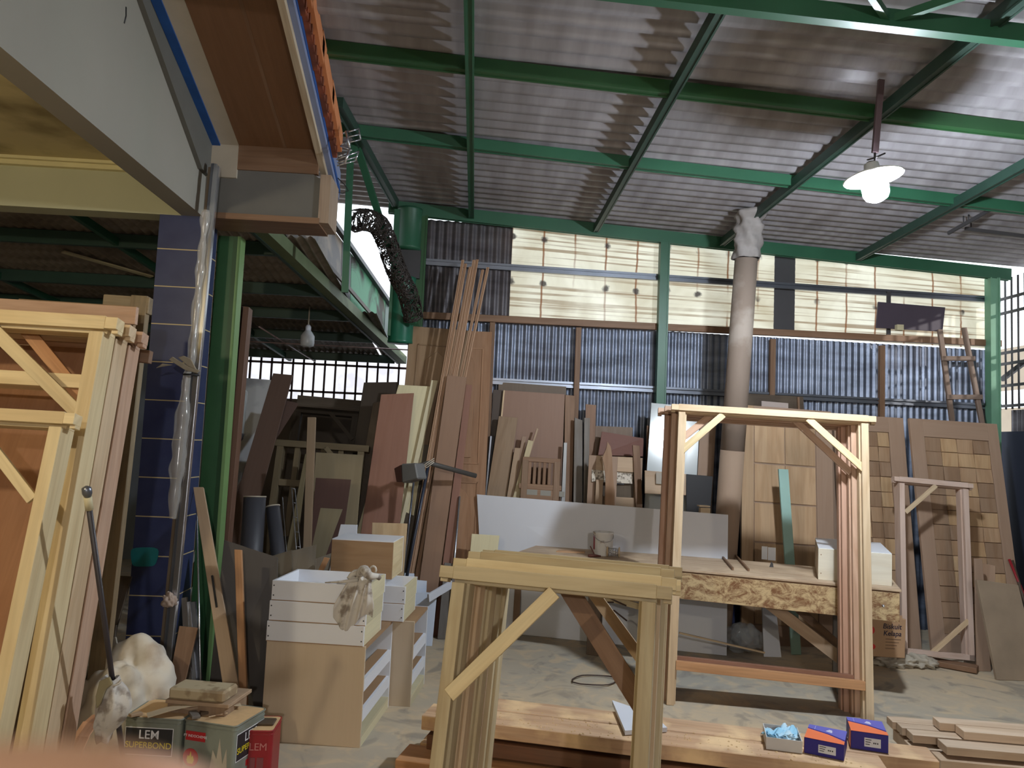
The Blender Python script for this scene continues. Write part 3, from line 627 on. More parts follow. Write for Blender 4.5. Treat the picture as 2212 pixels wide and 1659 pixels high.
bm = NB(); bar(bm, nd, W(757, 345, Y=5.9), .055, .03, V((1, 0, 0))); obj('gusset', bm, GRN, ht)
bm = NB(); xx = W(858, 500, Y=7.45).x; box(bm, xx-.035, xx+.035, 7.42, 7.48, 2.75, 4.0); tag(obj('corner_post', bm, GRN), 'short green corner post left of the green drum tubes', 'post')
# green barrel parts in the corner
for (a, b, nm, mt) in (((886, 452), (886, 540), 'upper green steel drum tube in the roof corner, lit from the left', GRN), ((872, 600), (868, 742), 'lower green drum tube beside the black mesh hose', plain('emerald', srgb(30, 96, 74), .35, var=.3))):
    p, q = W(*a, Y=7.5), W(*b, Y=7.5); r = .125; bm = NB(); mt_ = Matrix.Translation(V((p.x, 7.5, q.z))); h = p.z-q.z
    lathe(bm, [(0, 0), (r, 0), (r, .02), (r*.97, .03), (r*.97, h-.03), (r, h-.02), (r, h), (0, h)], 20, mt_); tag(obj('drum_tube', bm, mt), nm, 'tube', 'green drum tubes')
p = W(880, 570, Y=7.55); bm = NB(); box(bm, p.x-.13, p.x+.13, 7.5, 7.6, p.z-.15, p.z+.15); tag(obj('grey_block', bm, DGR), 'grey panel between the two green drum tubes', 'panel')
# black mesh hose
rnd = random.Random(3); 
path = [W(765, 478, Y=6.2), W(790, 478, Y=6.3), W(815, 486, Y=6.4), W(835, 515, Y=6.5), W(848, 552, Y=6.6), W(862, 598, Y=6.7), W(880, 640, Y=6.8), W(892, 690, Y=6.9)]
def cat(P, t):
    n = len(P)-1; x = min(max(t*n, 0), n-1e-6); i = int(x); f = x-i
    p0, p1, p2, p3 = P[max(i-1, 0)], P[i], P[i+1], P[min(i+2, n)]
    return .5*((2*p1)+(p2-p0)*f+(2*p0-5*p1+4*p2-p3)*f*f+(3*p1-p0-3*p2+p3)*f**3)
def hose(t, a, r):
    c = cat(path, t); d = (cat(path, min(t+.01, 1))-cat(path, max(t-.01, 0))).normalized(); s = d.cross(V((0, 1, 0))).normalized(); u = d.cross(s)
    return c + (s*math.cos(a)+u*math.sin(a))*r
bm = NB()
for k in range(340):
    t = rnd.random(); a = rnd.random()*6.28; pts = []
    for j in range(9): pts.append(hose(min(max(t, 0), 1), a, .088+.012*math.sin(9*t+a)+rnd.uniform(-.004, .004))); t += rnd.uniform(-.035, .04); a += rnd.uniform(-.5, .75)
    tube(bm, pts, .0035+.002*rnd.random(), 4, False)
tag(obj('mesh_hose', bm, plain('black_mesh', srgb(44, 36, 32), .6)), 'black ragged mesh hose bending down from the gap under the roof', 'hose')

# ---- low canopy behind the tiled column
zc = lambda y: 3.37-.095*(y-5.3)
bm = NB(); d = V((0, 1, -.095)).normalized(); sheet(bm, V((-7.1, 5.3, zc(5.3)+.0)), V((1, 0, 0)), d, 5.55, 5.45, .076, .011, 6, 1); sheet(bm, V((-1.58, 6.0, zc(6.0))), V((1, 0, 0)), d, .26, 4.75, .076, .011, 6, 1); sheet(bm, V((-1.3, 8.2, zc(8.2))), V((1, 0, 0)), d, .2, 2.55, .076, .011, 6, 1); struct('ceiling_canopy', bm, CANO)
for k, y in enumerate((6.12, 7.25, 8.15, 9.15, 10.35)):
    bm = NB(); box(bm, -7.1, gx(y)-.08, y, y+.05, zc(y)-.12, zc(y)-.012)
    tag(obj('canopy_beam', bm, GRD, bevel=.004), 'dark steel beam under the low canopy, '+('nearest, just behind the tiled column', 'second from the tiled column', 'third from the tiled column', 'the one the bulb hangs beside', 'farthest, over the barred window')[k], 'beam', 'beams under the low canopy')
for x, nm in ((-2.95, 'right one'), (-4.6, 'left one')):
    bm = NB(); bar(bm, V((x, 5.3, zc(5.3)-.08)), V((x+.4, 10.6, zc(10.6)-.08)), .06, .04, V((0, 0, 1))); tag(obj('canopy_rafter', bm, plain('deep_green', srgb(30, 78, 58), .5)), 'green steel rafter under the low canopy, '+nm, 'beam', 'rafters under the low canopy')
bm = NB(); bar(bm, V((-3.55, 6.6, zc(6.6)-.03)), V((-3.05, 7.2, zc(7.2)-.03)), .06, .012, V((1, 0, 0))); tag(obj('light_gap_strip', bm, plain('light_gap_tone', srgb(190, 182, 150))), 'pale strip coloured as a daylight gap in the dark canopy, left of the tiled column', 'batten')  # pale colour paints the daylight of a slit between the canopy sheets
bm = NB(); box(bm, -7.2, -3.25, 10.7, 10.8, 0, 3.1); struct('wall_left_bay', bm, plain('blue_grey_plaster', srgb(110, 116, 124), .9))
bm = NB(); box(bm, -3.25, -.6, 10.7, 10.8, 0, 2.25); struct('wall_left_bay', bm, plain('brown_grey_wall', srgb(90, 80, 72), .9))
bm = NB(); box(bm, -.62, -.58, 7.75, 10.8, 0, 3.0); struct('wall_left_bay', bm, DGR)
g = thing('barred_window', 'dark iron bars of the bright window in the left bay', 'window bars', V((-2, 10.68, 2.3)))
IRN = plain('dark_red_iron', srgb(52, 22, 26), .6)
for z in (2.74, 2.36):
    bm = NB(); bar(bm, V((-3.3, 10.68, z)), V((-.62, 10.68, z-.0)), .03, .02, V((0, 0, 1))); obj('rail', bm, IRN, g)
for k in range(19):
    bm = NB(); x = -3.25+k*.145; bar(bm, V((x, 10.68, 2.2)), V((x, 10.68, 2.9)), .026, .02, V((1, 0, 0))); obj('bar', bm, IRN, g)
# unlit bulb
c = W(666, 708, Y=8.1); bt = thing('unlit_bulb', 'unlit white LED bulb hanging under the low canopy', 'bulb', c)
mt = Matrix.Translation(c)
bm = NB(); lathe(bm, [(.0, -.20), (.03, -.205), (.066, -.19), (.072, -.16), (.072, -.09), (.05, -.055), (.03, -.03)], 20, mt); obj('glass_body', bm, plain('milky_plastic', srgb(206, 210, 214), .25, var=.02), bt)
bm = NB(); lathe(bm, [(.03, -.03), (.03, .01), (.016, .03), (0, .03)], 16, mt); obj('bulb_cap', bm, WHM, bt)
bm = NB(); tube(bm, [c+V((0, 0, .03)), V((c.x, c.y, zc(c.y)-.0))], .008, 6); obj('holder', bm, PWH, bt)
for a, b, nm in (((525, 737), (905, 757), 'long thin pipe crossing under the canopy behind the bulb'), ((560, 706), (680, 781), 'thin reddish rod slanting under the canopy right of the bulb')):
    bm = NB(); tube(bm, [W(*a, Y=8.9 if nm[0] == 'l' else 8.0), W(*b, Y=8.9 if nm[0] == 'l' else 10.2)], .008, 6); tag(obj('thin_pipe', bm, plain('pinkish_pipe', srgb(150, 128, 128), .4)), nm, 'pipe', 'pipes under the low canopy')

# ---- green column and reddish posts beside the tiled column
gc = thing('green_column', 'green steel column right of the navy tiled column', 'column', V((-1.72, 5.5, 0)))
xg = W(516, 500, Y=5.5).x
bm = NB(); box(bm, xg-.14, xg, 5.5, 5.6, 0, 3.15); obj('column_web', bm, GRB, gc)
bm = NB(); box(bm, xg, xg+.022, 5.49, 5.6, 0, 3.15); obj('column_flange', bm, plain('light_green_paint', srgb(110, 142, 88), .5), gc)
# cloth-wrapped post
wp = thing('wrapped_post', 'leaning concrete post with grey cloth wrapped round its top', 'post', foot((1617, 450), (1566, 1190), 6.95))
b0 = foot((1617, 470), (1566, 1190), 7.1); t0 = W(1612, 560, Y=6.93); t1 = W(1622, 456, Y=6.76)
bm = NB(); tube(bm, [b0, b0.lerp(t0, .3), b0.lerp(t0, .5)], [.108, .11, .11], 20); obj('lower_post', bm, STAINR, wp)
bm = NB(); tube(bm, [b0.lerp(t0, .5), b0.lerp(t0, .75), t0], [.11, .108, .105], 20); obj('upper_post', bm, POLEM, wp)
bm = NB(); n = 24; pts = []
for i in range(19):
    t = i/18; c = t0.lerp(t1, t)-V((0, 0, .0)); row = []
    for k in range(n):
        a = 2*math.pi*k/n; r = .118+.014*math.sin(t*22)*(.4+t)+.016*math.sin(a*5+t*9)+.012*noise.noise(V((a*2, t*9, 1)))
        row.append(bm.verts.new(c+V((math.cos(a)*r, math.sin(a)*r, 0))))
    pts.append(row)
for i in range(18):
    for k in range(n): f = bm.faces.new((pts[i][k], pts[i][(k+1) % n], pts[i+1][(k+1) % n], pts[i+1][k])); f.smooth = True
bm.faces.new(pts[-1]); obj('cloth_wrapping', bm, plain('grey_cloth', srgb(140, 134, 132), .9, var=.25, scale=14), wp)

# ---- the lit pendant lamp
c = W(1887, 385, Y=4.3); lp_ = thing('pendant_lamp', 'lit white enamel pendant lamp with a glowing bulb, hanging on a long rod', 'lamp', c)
ENA = plain('white_enamel', srgb(236, 238, 240), .3, var=.02)
tilt = Matrix.Translation(c) @ Matrix.Rotation(math.radians(-8), 4, 'Y') @ Matrix.Rotation(math.radians(-4), 4, 'X')
bm = NB(); lathe(bm, [(.165, .0), (.168, .004), (.13, .022), (.08, .036), (.045, .05), (.04, .09), (.036, .09), (.036, .05), (.076, .030), (.126, .016), (.160, .001)], 40, tilt); obj('lamp_shade', bm, ENA, lp_)
m, nt, p = base('glowing_bulb'); p.inputs['Emission Color'].default_value = (0.82, 0.91, 1.0, 1); p.inputs['Emission Strength'].default_value = 1400; p.inputs['Base Color'].default_value = (1, 1, 1, 1); GLOW = m
bm = NB(); lathe(bm, [(0, -.145), (.03, -.142), (.06, -.125), (.072, -.1), (.075, -.02), (.05, .01), (.03, .02)], 24, tilt); obj('bulb', bm, GLOW, lp_)
bm = NB(); lathe(bm, [(.0, .1), (.025, .1), (.03, .08), (.03, .02)], 16, tilt); obj('socket', bm, DGR, lp_)
top = W(1903, 0, Y=4.3); top = top + (top-c)*.1
k0 = W(1890, 330, Y=4.3)
bm = NB(); bar(bm, k0, V((top.x, top.y, min(top.z, zr(top.x)+.1))), .035, .02, V((1, 0, 0))); obj('hanging_rod', bm, plain('brown_rod', srgb(92, 74, 80), .6), lp_)
bm = NB(); tube(bm, [k0, k0+V((0, 0, -.05)), tilt @ V((0, 0, .1))], .007, 6); tube(bm, [W(1872, 346, Y=4.3), k0+V((0, 0, -.03)), W(1912, 331, Y=4.3)], .005, 6); obj('wire_hook', bm, DGR, lp_)

# ================================================================== WOODWORK
def frame_axes(TL, TR, BL):
    ux = (TR-TL).normalized(); L = TL-BL; uz = (L-ux*L.dot(ux)).normalized(); uy = uz.cross(ux)
    w_ = (TR-TL).length; h = L.dot(uz); O = TL-uz*h; return O, ux, uy, uz, w_, h
def jamb(bm, x0, x1, dep, z0, z1, inner):
    s = x1-x0; r = .012
    P = [(0, 0), (s-r, 0), (s-r, .035), (s, .035), (s, dep), (0, dep)]
    if inner == 'l': P = [(s-x, y) for x, y in P][::-1]
    prism(bm, [(x0+x, y) for x, y in P], z0, z1)
def head(bm, x0, x1, z0, z1, dep, step=True):
    r = .012
    P = [(0, z0+r), (.035, z0+r), (.035, z0), (dep, z0), (dep, z1), (0, z1)] if step else [(0, z0), (dep, z0), (dep, z1), (0, z1)]
    prism(bm, P, x0, x1, V((1, 0, 0)), lambda p: V((p.z, p.x, p.y)))
def door_frame(name, label, cat, axes, mats, off=(0, 0, 0), sec=.06, dep=.115, horn=.06, rails=(), braces=(), group=None, cutL=0, cutR=0, headfull=True, bottom=False, brm=None):
    """jambs, horned head rail, rails and corner braces, in the frame's own axes"""
    O, ux, uy, uz, w_, h = axes; O = O+ux*off[0]+uy*off[1]+uz*(off[2]-uy.z/uz.z*off[1])
    t = thing(name, label, cat, group=group, mtx=basis(O, ux, uy, uz)); mj, mh, mb = mats
    bm = NB(); jamb(bm, 0, sec, dep, 0, h-sec, 'r'); obj('jamb', bm, mj, t, True, .0015)
    bm = NB(); jamb(bm, w_-sec, w_, dep, 0, h-sec, 'l'); obj('jamb', bm, mj, t, True, .0015)
    bm = NB(); head(bm, 0, w_, h-sec, h, dep); obj('head_rail', bm, mh, t, True, .0015)
    for x0, x1 in ((-horn, 0), (w_, w_+horn)):
        bm = NB(); head(bm, x0, x1, h-sec*.78, h-.004, dep*.62, False); prism(bm, [(dep*.1, h-sec), (dep*.5, h-sec), (dep*.5, h-sec*.78), (dep*.1, h-sec*.78)], x0 if x0 < 0 else x1-horn*.55, x0+horn*.55 if x0 < 0 else x1, V((1, 0, 0)), lambda p: V((p.z, p.x+.01, p.y)))
        obj('horn', bm, mh, t, True, .0015, label='tenon horn of the head rail')
    for z, hh, mm in rails:
        bm = NB(); head(bm, sec-.01, w_-sec+.01, z, z+hh, dep*.95, False); obj('cross_rail', bm, mm, t, True, .0015)
    if bottom:
        bm = NB(); head(bm, 0, w_, -.001, sec*.8, dep*.9, False); obj('bottom_rail', bm, mh, t, True, .0015)
    for (xa_, za, xb_, zb, wd, y) in braces:
        bm = NB(); bar(bm, V((xa_, y, za)), V((xb_, y, zb)), wd, .018, V((0, 1, 0)).cross(V((xb_-xa_, 0, zb-za)).normalized())); obj('brace', bm, brm or mb, t, True, .001)
    return t

# --- front stack of five window frames
ax = frame_axes(W(981, 1221, Y=3.0), W(1419, 1263, Y=2.79), foot((981, 1221), (936, 1659), 2.72))
O, ux, uy, uz, w_, h = ax
FM = (OLV, OLV, YEL)
nm5 = ('nearest of the five stacked window frames, with a left corner brace', 'second of the five stacked window frames, with a wide right brace coloured dark as in shade', 'third of the five stacked pale window frames', 'fourth of the five stacked pale window frames', 'rearmost of the five stacked window frames, next to the plank pile')
for k in range(5):
    dx, dy, dz = ((0, 0, 0), (.012, .125, .012), (.028, .25, -.012), (.0, .375, .006), (.03, .50, .0))[k]
    br = {0: [(.045, h-.46, w_*.52, h-.062, .052, -.009)], 1: [(w_*.50, h-.05, w_-.03, h-.50, .075, .10)], 4: [(w_*.47, h-.05, w_-.03, h-.47, .05, .10)]}.get(k, [])
    door_frame('window_frame', 'pale wood, '+nm5[k], 'window frame', ax, (FM[0] if k % 2 == 0 else (PNK if k == 3 else PAL), YEL if k in (1, 2) else OLV, YEL), (dx, dy, dz), .062, .112, .055, (), br, 'stack of pale window frames in front', brm=(YEL if k == 0 else BRN if k == 1 else PAL))  # brown paints the second brace's shaded underside, pale the lit rear one
# --- standing double-door frames on the right
ax = frame_axes(W(1467, 872, Y=5.76), W(1876, 897, Y=5.50), foot((1467, 872), (1445, 1513), 5.41))
O, ux, uy, uz, w_, h = ax
nm4 = ('pale yellow wood, front one of the standing door frames over the workbench', 'reddish wood, second standing door frame behind the pale front one', 'pinkish wood, third standing door frame, seen behind the right jamb', 'rearmost standing door frame, its grey-pink jamb nearest the plywood box')
mt4 = ((PAL, PAL, YEL), (PNK, PNK, PNK), (wood('rosy_wood', srgb(192, 146, 118), .76), PNK, PNK), (wood('greyish_pink_wood', srgb(176, 156, 144), .85), PNK, PAL))
for k in range(4):
    br = {0: [(.03, h-.36, .33, h-.06, .05, .02), (w_-.42, h-.05, w_-.03, h-.40, .05, .02)], 1: [(.03, h-.30, .30, h-.05, .05, .02), (w_-.45, h-.05, w_-.05, h-.42, .05, .02)]}.get(k, [])
    rl = {0: [(.235, .06, ORG)], 1: [(.26, .055, wood('dark_rail', srgb(140, 92, 66), .8))], 2: [(.235, .055, PNK)]}.get(k, [])
    door_frame('door_frame', nm4[k], 'door frame', ax, mt4[k], (-.045*k if k < 3 else -.03, .098*k, -.012*k), .062, .094, .055, rl, br, 'standing door frames by the workbench')
# --- small frame leaning on the carved doors
ax = frame_axes(W(1943, 1029, Y=6.85), W(2092, 1043, Y=6.80), W(1961, 1413, Y=6.62))
O, ux, uy, uz, w_, h = ax
door_frame('window_frame', 'small pinkish window frame leaning against the carved door', 'window frame', ax, (wood('pale_pink_wood', srgb(206, 176, 158), .85), wood('pale_pink_wood', (1, 1, 1, 1)), PAL), (0, 0, 0), .058, .11, .045, (), [(.05, h-.32, .33, h-.05, .04, .01), (w_-.36, .03, w_-.04, .33, .04, .01)], bottom=True)
# --- big frames at the left edge
ax = frame_axes(W(-260, 652, Y=3.3), W(229, 682, Y=3.3), foot((-260, 652), (-560, 1640), 2.95))
TLp = W(-260, 652, Y=3.3); TRp = W(229, 682, Y=3.3); FR = foot((229, 682), (60, 1600), 2.95); BLp = FR-(TRp-TLp)
ax = frame_axes(TLp, TRp, BLp); O, ux, uy, uz, w_, h = ax
nmL = ('yellow-lit, front one of the big door frames leaning at the left edge, with a corner brace', 'second big door frame at the left edge, with a darker brace behind the first', 'third big door frame at the left edge, its knotty jamb facing right')
for k in range(3):
    br = {0: [(w_-.50, h-.05, w_-.05, h-.42, .055, .02)], 1: [(w_-.40, h-.05, w_-.05, h-.40, .055, .03)]}.get(k, [])
    door_frame('door_frame', nmL[k], 'door frame', ax, ((YEL, YEL, YEL), (PAL, PAL, ORG), (PNK, PNK, PAL))[k], (0, .122*k+.01*(k > 1), -.012*k), .07, .112, .05, [(h-.30, .06, YEL)] if k == 1 else (), br, 'big door frames at the left edge')
# smaller frame in front of them
TR2 = W(140, 889, Y=3.04); TL2 = TR2-ux*.9; foot2 = foot((140, 889), (20, 1290), 2.68)
ax2 = frame_axes(TL2, TR2, foot2-ux*.9)
door_frame('window_frame', 'shorter yellow frame leaning in front of the big left door frames', 'window frame', ax2, (YEL, YEL, YEL), (0, 0, 0), .06, .10, .04, (), [(.55, ax2[5]-.05, .84, ax2[5]-.34, .04, .02)])
board('plywood_sheet', 'orange-brown plywood sheet behind the three big door frames', 'sheet', (-250, 735), (190, 750), (60, 1300), (-480, 1300), 3.36, 3.74, .012, wood('orange_ply', srgb(166, 112, 66), .85, ring=.6))
# loose boards on top of the left stack
def plank(name, label, cat, a, b, w_, t_, mat, group=None, side=None, bev=.002, parent=None):
    bm = NB(); bar(bm, a, b, w_, t_, side or V((0, 0, 1))); o = obj(name, bm, mat, parent, bevel=bev)
    return tag(o, label, cat, group) if parent is None else o
a = W(-250, 648, Y=3.82); b = W(296, 683, Y=3.82); plank('plank', 'smooth pinkish plank standing on edge behind the left door frames', 'plank', a, b, .085, .03, PNK, 'boards behind the left frames')
board('plank', 'rough-edged tan wide board behind the smooth pinkish one', 'plank', (40, 645), (296, 662), (270, 800), (0, 800), 3.95, 4.02, .03, wood('rough_tan', srgb(168, 136, 96), .7, dirt=.4), 'boards behind the left frames')
T = W(225, 642, Y=4.2); bm = NB(); a = W(226, 655, Y=4.2); b = W(326, 662, Y=4.2); bar(bm, a, b, .09, .05, V((0, 0, 1))); bar(bm, W(305, 640, Y=4.2), foot((310, 650), (285, 860), 4.15), .09, .05, V((1, 0, 0)))
tag(obj('rough_frame', bm, wood('rough_log', srgb(150, 130, 96), .65, dirt=.5), bevel=.004), 'rough-sawn old frame corner standing beside the navy column', 'frame')
a = W(300, 765, Y=3.9); plank('wood_block', 'brown square timber end sticking out right of the big left frames', 'block', W(262, 764, Y=3.70), W(326, 772, Y=3.72), .06, .06, BRN)

# --- planks on the floor
def floor_plank(label, x0, y0, x1, y1, z0, th, wd, mat, group, name='plank'):
    a, b = V((x0, y0, z0+th/2)), V((x1, y1, z0+th/2)); d = (b-a).normalized(); s = V((-d.y, d.x, 0)); a += s*wd/2; b += s*wd/2
    bm = NB(); bar(bm, a, b, wd, th, s); return tag(obj(name, bm, mat, bevel=.004), label, 'plank', group)
G = 'sawn planks piled on the floor'
pa, pb = W(911, 1545, Z=.3), W(1880, 1662, Z=.3); d = (pb-pa).normalized(); s = V((-d.y, d.x, 0))
def pp(k, along, length, z, wd, lab, mat, th=.075):
    a = pa+d*along+s*k; b = a+d*length; return floor_plank(lab, a.x, a.y, b.x, b.y, z, th, wd, mat, G)
pp(0, 0, 2.30, .225, .20, 'rough sawn plank on top of the floor pile, front one, dusted with sawdust', ROU)
pp(.212, .13, 2.45, .225, .19, 'rough sawn plank on top of the floor pile, back one beside the concrete floor', ROU)
pp(0.01, .03, 2.4, .125, .2, 'sawn plank in the middle layer of the floor pile, front one', wood('red_sawn', srgb(132, 84, 52), .7, dirt=.3)); pp(.22, .0, 2.4, .125, .19, 'sawn plank in the middle layer of the floor pile, back one', ROU)
pp(-.10, -.10, 2.4, .03, .22, 'lowest sawn plank of the floor pile, sticking out at its left end', ORG, .07); pp(.15, -.05, 2.5, .03, .24, 'lowest sawn plank of the floor pile, back one', ROU, .07)
for k in range(3):
    for z, hh in ((.0, .03), (.10, .025), (.2, .025)):
        a = pa+d*(.25+k*.95)+s*(-.02); plank('spacer_batten', 'spacer batten in the floor plank pile, '+('bottom','lower','upper')[(z > .05)+(z > .15)]+' one at its '+('left end','middle','right end')[k], 'batten', V((a.x, a.y, z+hh/2)), V((a.x, a.y, z+hh/2))+s*.40, hh*.98, .04, BRN, 'spacers in the plank pile')
# sawdust on the pile
rnd = random.Random(5); bm = NB()
for k in range(260):
    c = pa+d*rnd.uniform(.05, 2.2)+s*abs(rnd.gauss(.1, .08)); q = rnd.uniform(.002, .007); a = rnd.random()*6.3
    bmesh.ops.create_cone(bm, cap_ends=True, segments=5, radius1=q, radius2=q*.3, depth=q*.6, matrix=Matrix.Translation(V((c.x, c.y, .301+q*.2))) @ Matrix.Rotation(a, 4, 'Z'))
tag(obj('sawdust', bm, DST), 'sawdust crumbs strewn over the top planks', 'sawdust', kind='stuff')
# white piece of ply on the pile
a, b, c, e = W(1413, 1605-23, Z=.302), W(1441, 1582, Z=.302), W(1400, 1545, Z=.302), W(1322, 1520, Z=.302)
bm = NB(); q = [W(1350, 1588, Z=.305), W(1441, 1581, Z=.305), W(1411, 1551, Z=.305), W(1322, 1521, Z=.305)]; extr(bm, q, V((0, 0, .022)), V((1, 0, 0))); tag(obj('ply_offcut', bm, WHM), 'white-faced plywood offcut on the plank pile, behind the front frames', 'offcut')
# stack of planed planks at the right
G = 'planed planks stacked at bottom right'
RB = W(1915, 1546, Z=.22); R2 = W(2212, 1571, Z=.22); d = (R2-RB).normalized(); s = V((d.y, -d.x, 0))
for k, (al, k0, z, wd, lab) in enumerate(((0, .0, .175, .10, 'top layer, back one'), (.02, .11, .175, .085, 'top layer, second from the back'), (.04, .205, .175, .095, 'top layer, third from the back'),
      (.22, .105, .225, .10, 'stepped up on the stack, back one'), (.30, .215, .225, .11, 'stepped up on the stack, front one'), (.16, .325, .175, .12, 'front of the stack, long pale face'), (.03, .02, .10, .30, 'wide lower one under the top layer'), (.12, .34, .10, .13, 'lower front one by the plank pile'), (.05, .1, .03, .34, 'bottom one of the stack'))):
    a = RB+d*al+s*(k0+wd/2); a.z = z+.022; b = a+d*2.2
    bm = NB(); bar(bm, a, b, wd, .044 if z > .15 else .062, s); tag(obj('planed_plank', bm, wood('fresh_planed', srgb(206, 178, 148), .85), bevel=.002), 'pale planed plank at bottom right, '+lab, 'plank', G)
bm = NB(); a = RB+d*.5+s*.05; bar(bm, V((a.x, a.y, .012)), V((a.x, a.y, .012))+s*.45, .05, .024, d); tag(obj('spacer_batten', bm, BRN), 'batten on the floor under the planed planks at bottom right', 'batten')

# --- boxes on the plank pile
def ubox(name, label, cat, FL, FRt, depth, hgt):
    d = (FRt-FL); w_ = d.length; d.normalize(); s = V((-d.y, d.x, 0)); t = thing(name, label, cat, mtx=basis(FL, d, s, V((0, 0, 1)))); return t, w_, depth, hgt
NAVY = plain('navy_card', srgb(44, 36, 132), .5, var=.06); PURP = plain('violet_card', srgb(92, 92, 178), .5, var=.15, scale=14); ORC = plain('orange_card', srgb(226, 112, 64), .5, var=.06); LAB = plain('white_label', srgb(224, 224, 228), .6, var=.02); INK = plain('black_ink', srgb(30, 30, 34), .6); INKW = plain('white_ink', srgb(236, 236, 240), .6)
for FL, FRt, dep_, hg, lab in ((W(1737, 1626, Z=.302), W(1823, 1644, Z=.302), 0.21, .074, 'closed navy and orange box on the planks, middle one of the three boxes'), (W(1838, 1616, Z=.302), W(1919, 1628, Z=.302), 0.21, .086, 'closed navy and orange box on the planks, rightmost of the three boxes')):
    t, w_, dp, hg = ubox('shoe_box', lab, 'box', FL, FRt, dep_, hg)
    bm = NB(); box(bm, 0, w_, 0, dp, 0, hg); obj('box_body', bm, NAVY, t, True, .0015)
    bm = NB(); extr(bm, [V((0, 0, hg+.001)), V((w_, 0, hg+.001)), V((w_, dp*.22, hg+.001)), V((w_*.55, dp*.5, hg+.001)), V((0, dp*.68, hg+.001))], V((0, 0, .0006))); obj('orange_print', bm, ORC, t, True, label='orange wave print')
    bm = NB(); extr(bm, [V((w_, dp*.30, hg+.001)), V((w_, dp, hg+.001)), V((0, dp, hg+.001)), V((0, dp*.74, hg+.001)), V((w_*.56, dp*.56, hg+.001))], V((0, 0, .0006))); obj('violet_print', bm, PURP, t, True, label='violet print')
    bm = NB(); box(bm, w_*.36, w_*.80, -.0015, -.0002, hg*.22, hg*.72); lb = obj('label', bm, LAB, t, True, label='white printed label')
    for r_ in range(3):
        bm = NB(); box(bm, w_*.39, w_*.55-.004*r_, -.0022, -.0015, hg*(.60-.13*r_), hg*(.64-.13*r_)); obj('printed_line', bm, INK, lb, True)
    for x_ in (.60, .645, .70): 
        bm = NB(); box(bm, w_*x_, w_*(x_+.032), -.0022, -.0015, hg*.42, hg*.50); obj('printed_mark', bm, INK, lb, True)
    mt_ = basis(V((w_*.60, dp*.74, hg+.0017)), V((.9, -.44, 0)).normalized(), V((.44, .9, 0)).normalized(), V((0, 0, 1)))
    for q_, (x_, l_) in enumerate(((-.012, .032), (.0, .026), (.012, .018))):
        bm = NB(); box(bm, -.018, -.018+l_, x_-.003, x_+.003, 0, .0006); bm.transform(mt_); obj('white_print', bm, INKW, t, True)
    bm = NB(); box(bm, w_*.18, w_*.185, dp*.7, dp*.96, hg+.0015, hg+.0022); obj('white_line', bm, INKW, t, True)
    bm = NB(); extr(bm, [V((-.0005, 0, .004)), V((-.0005, dp*.45, .004)), V((-.0005, dp*.3, hg*.9)), V((-.0005, 0, hg))], V((-.0008, 0, 0))); obj('orange_side', bm, ORC, t, True)
t, w_, dp, hg = ubox('mask_box', 'open white card box with pale blue face masks on the planks', 'box', W(1655, 1618, Z=.302), W(1733, 1628, Z=.302), .20, .058)
th = .003; bm = NB(); box(bm, 0, w_, 0, dp, 0, th); box(bm, 0, w_, 0, th, th, hg); box(bm, 0, w_, dp-th, dp, th, hg); box(bm, 0, th, th, dp-th, th, hg); box(bm, w_-th, w_, th, dp-th, th, hg)
obj('box_body', bm, plain('white_card', srgb(206, 204, 202), .7, var=.04), t, True)
mk = MASKM = spot_mat('pale_blue_mask', srgb(150, 200, 226), srgb(206, 224, 232), 9, .45, .6)
mw = t.matrix_world.copy()
for k in range(5):
    bm = NB(); n = 8; rows = []; rr = Matrix.Rotation(.5*k-.8, 4, 'Z')
    for i in range(n+1):
        rows.append([bm.verts.new(mw @ (V((w_*.5+(k-2)*.010, dp*.55+(k-2)*.012, .030+.006*k)) + (rr @ V(((i/n-.5)*.15, (j/n-.5)*.085, .010*math.sin(j*1.6+k)+.008*math.sin(i*1.3+k)))))) for j in range(n+1)])
    for i in range(n):
        for j in range(n): f = bm.faces.new((rows[i][j], rows[i+1][j], rows[i+1][j+1], rows[i][j+1])); f.smooth = True
    o = obj('face_mask', bm, mk); tag(o, 'pale blue face mask in the open white box, '+('leftmost and lowest','second from the left','in the middle of the heap','second from the right','rightmost and topmost')[k], 'mask', 'face masks in the open box')
    sm = o.modifiers.new('s', 'SOLIDIFY'); sm.thickness = .001

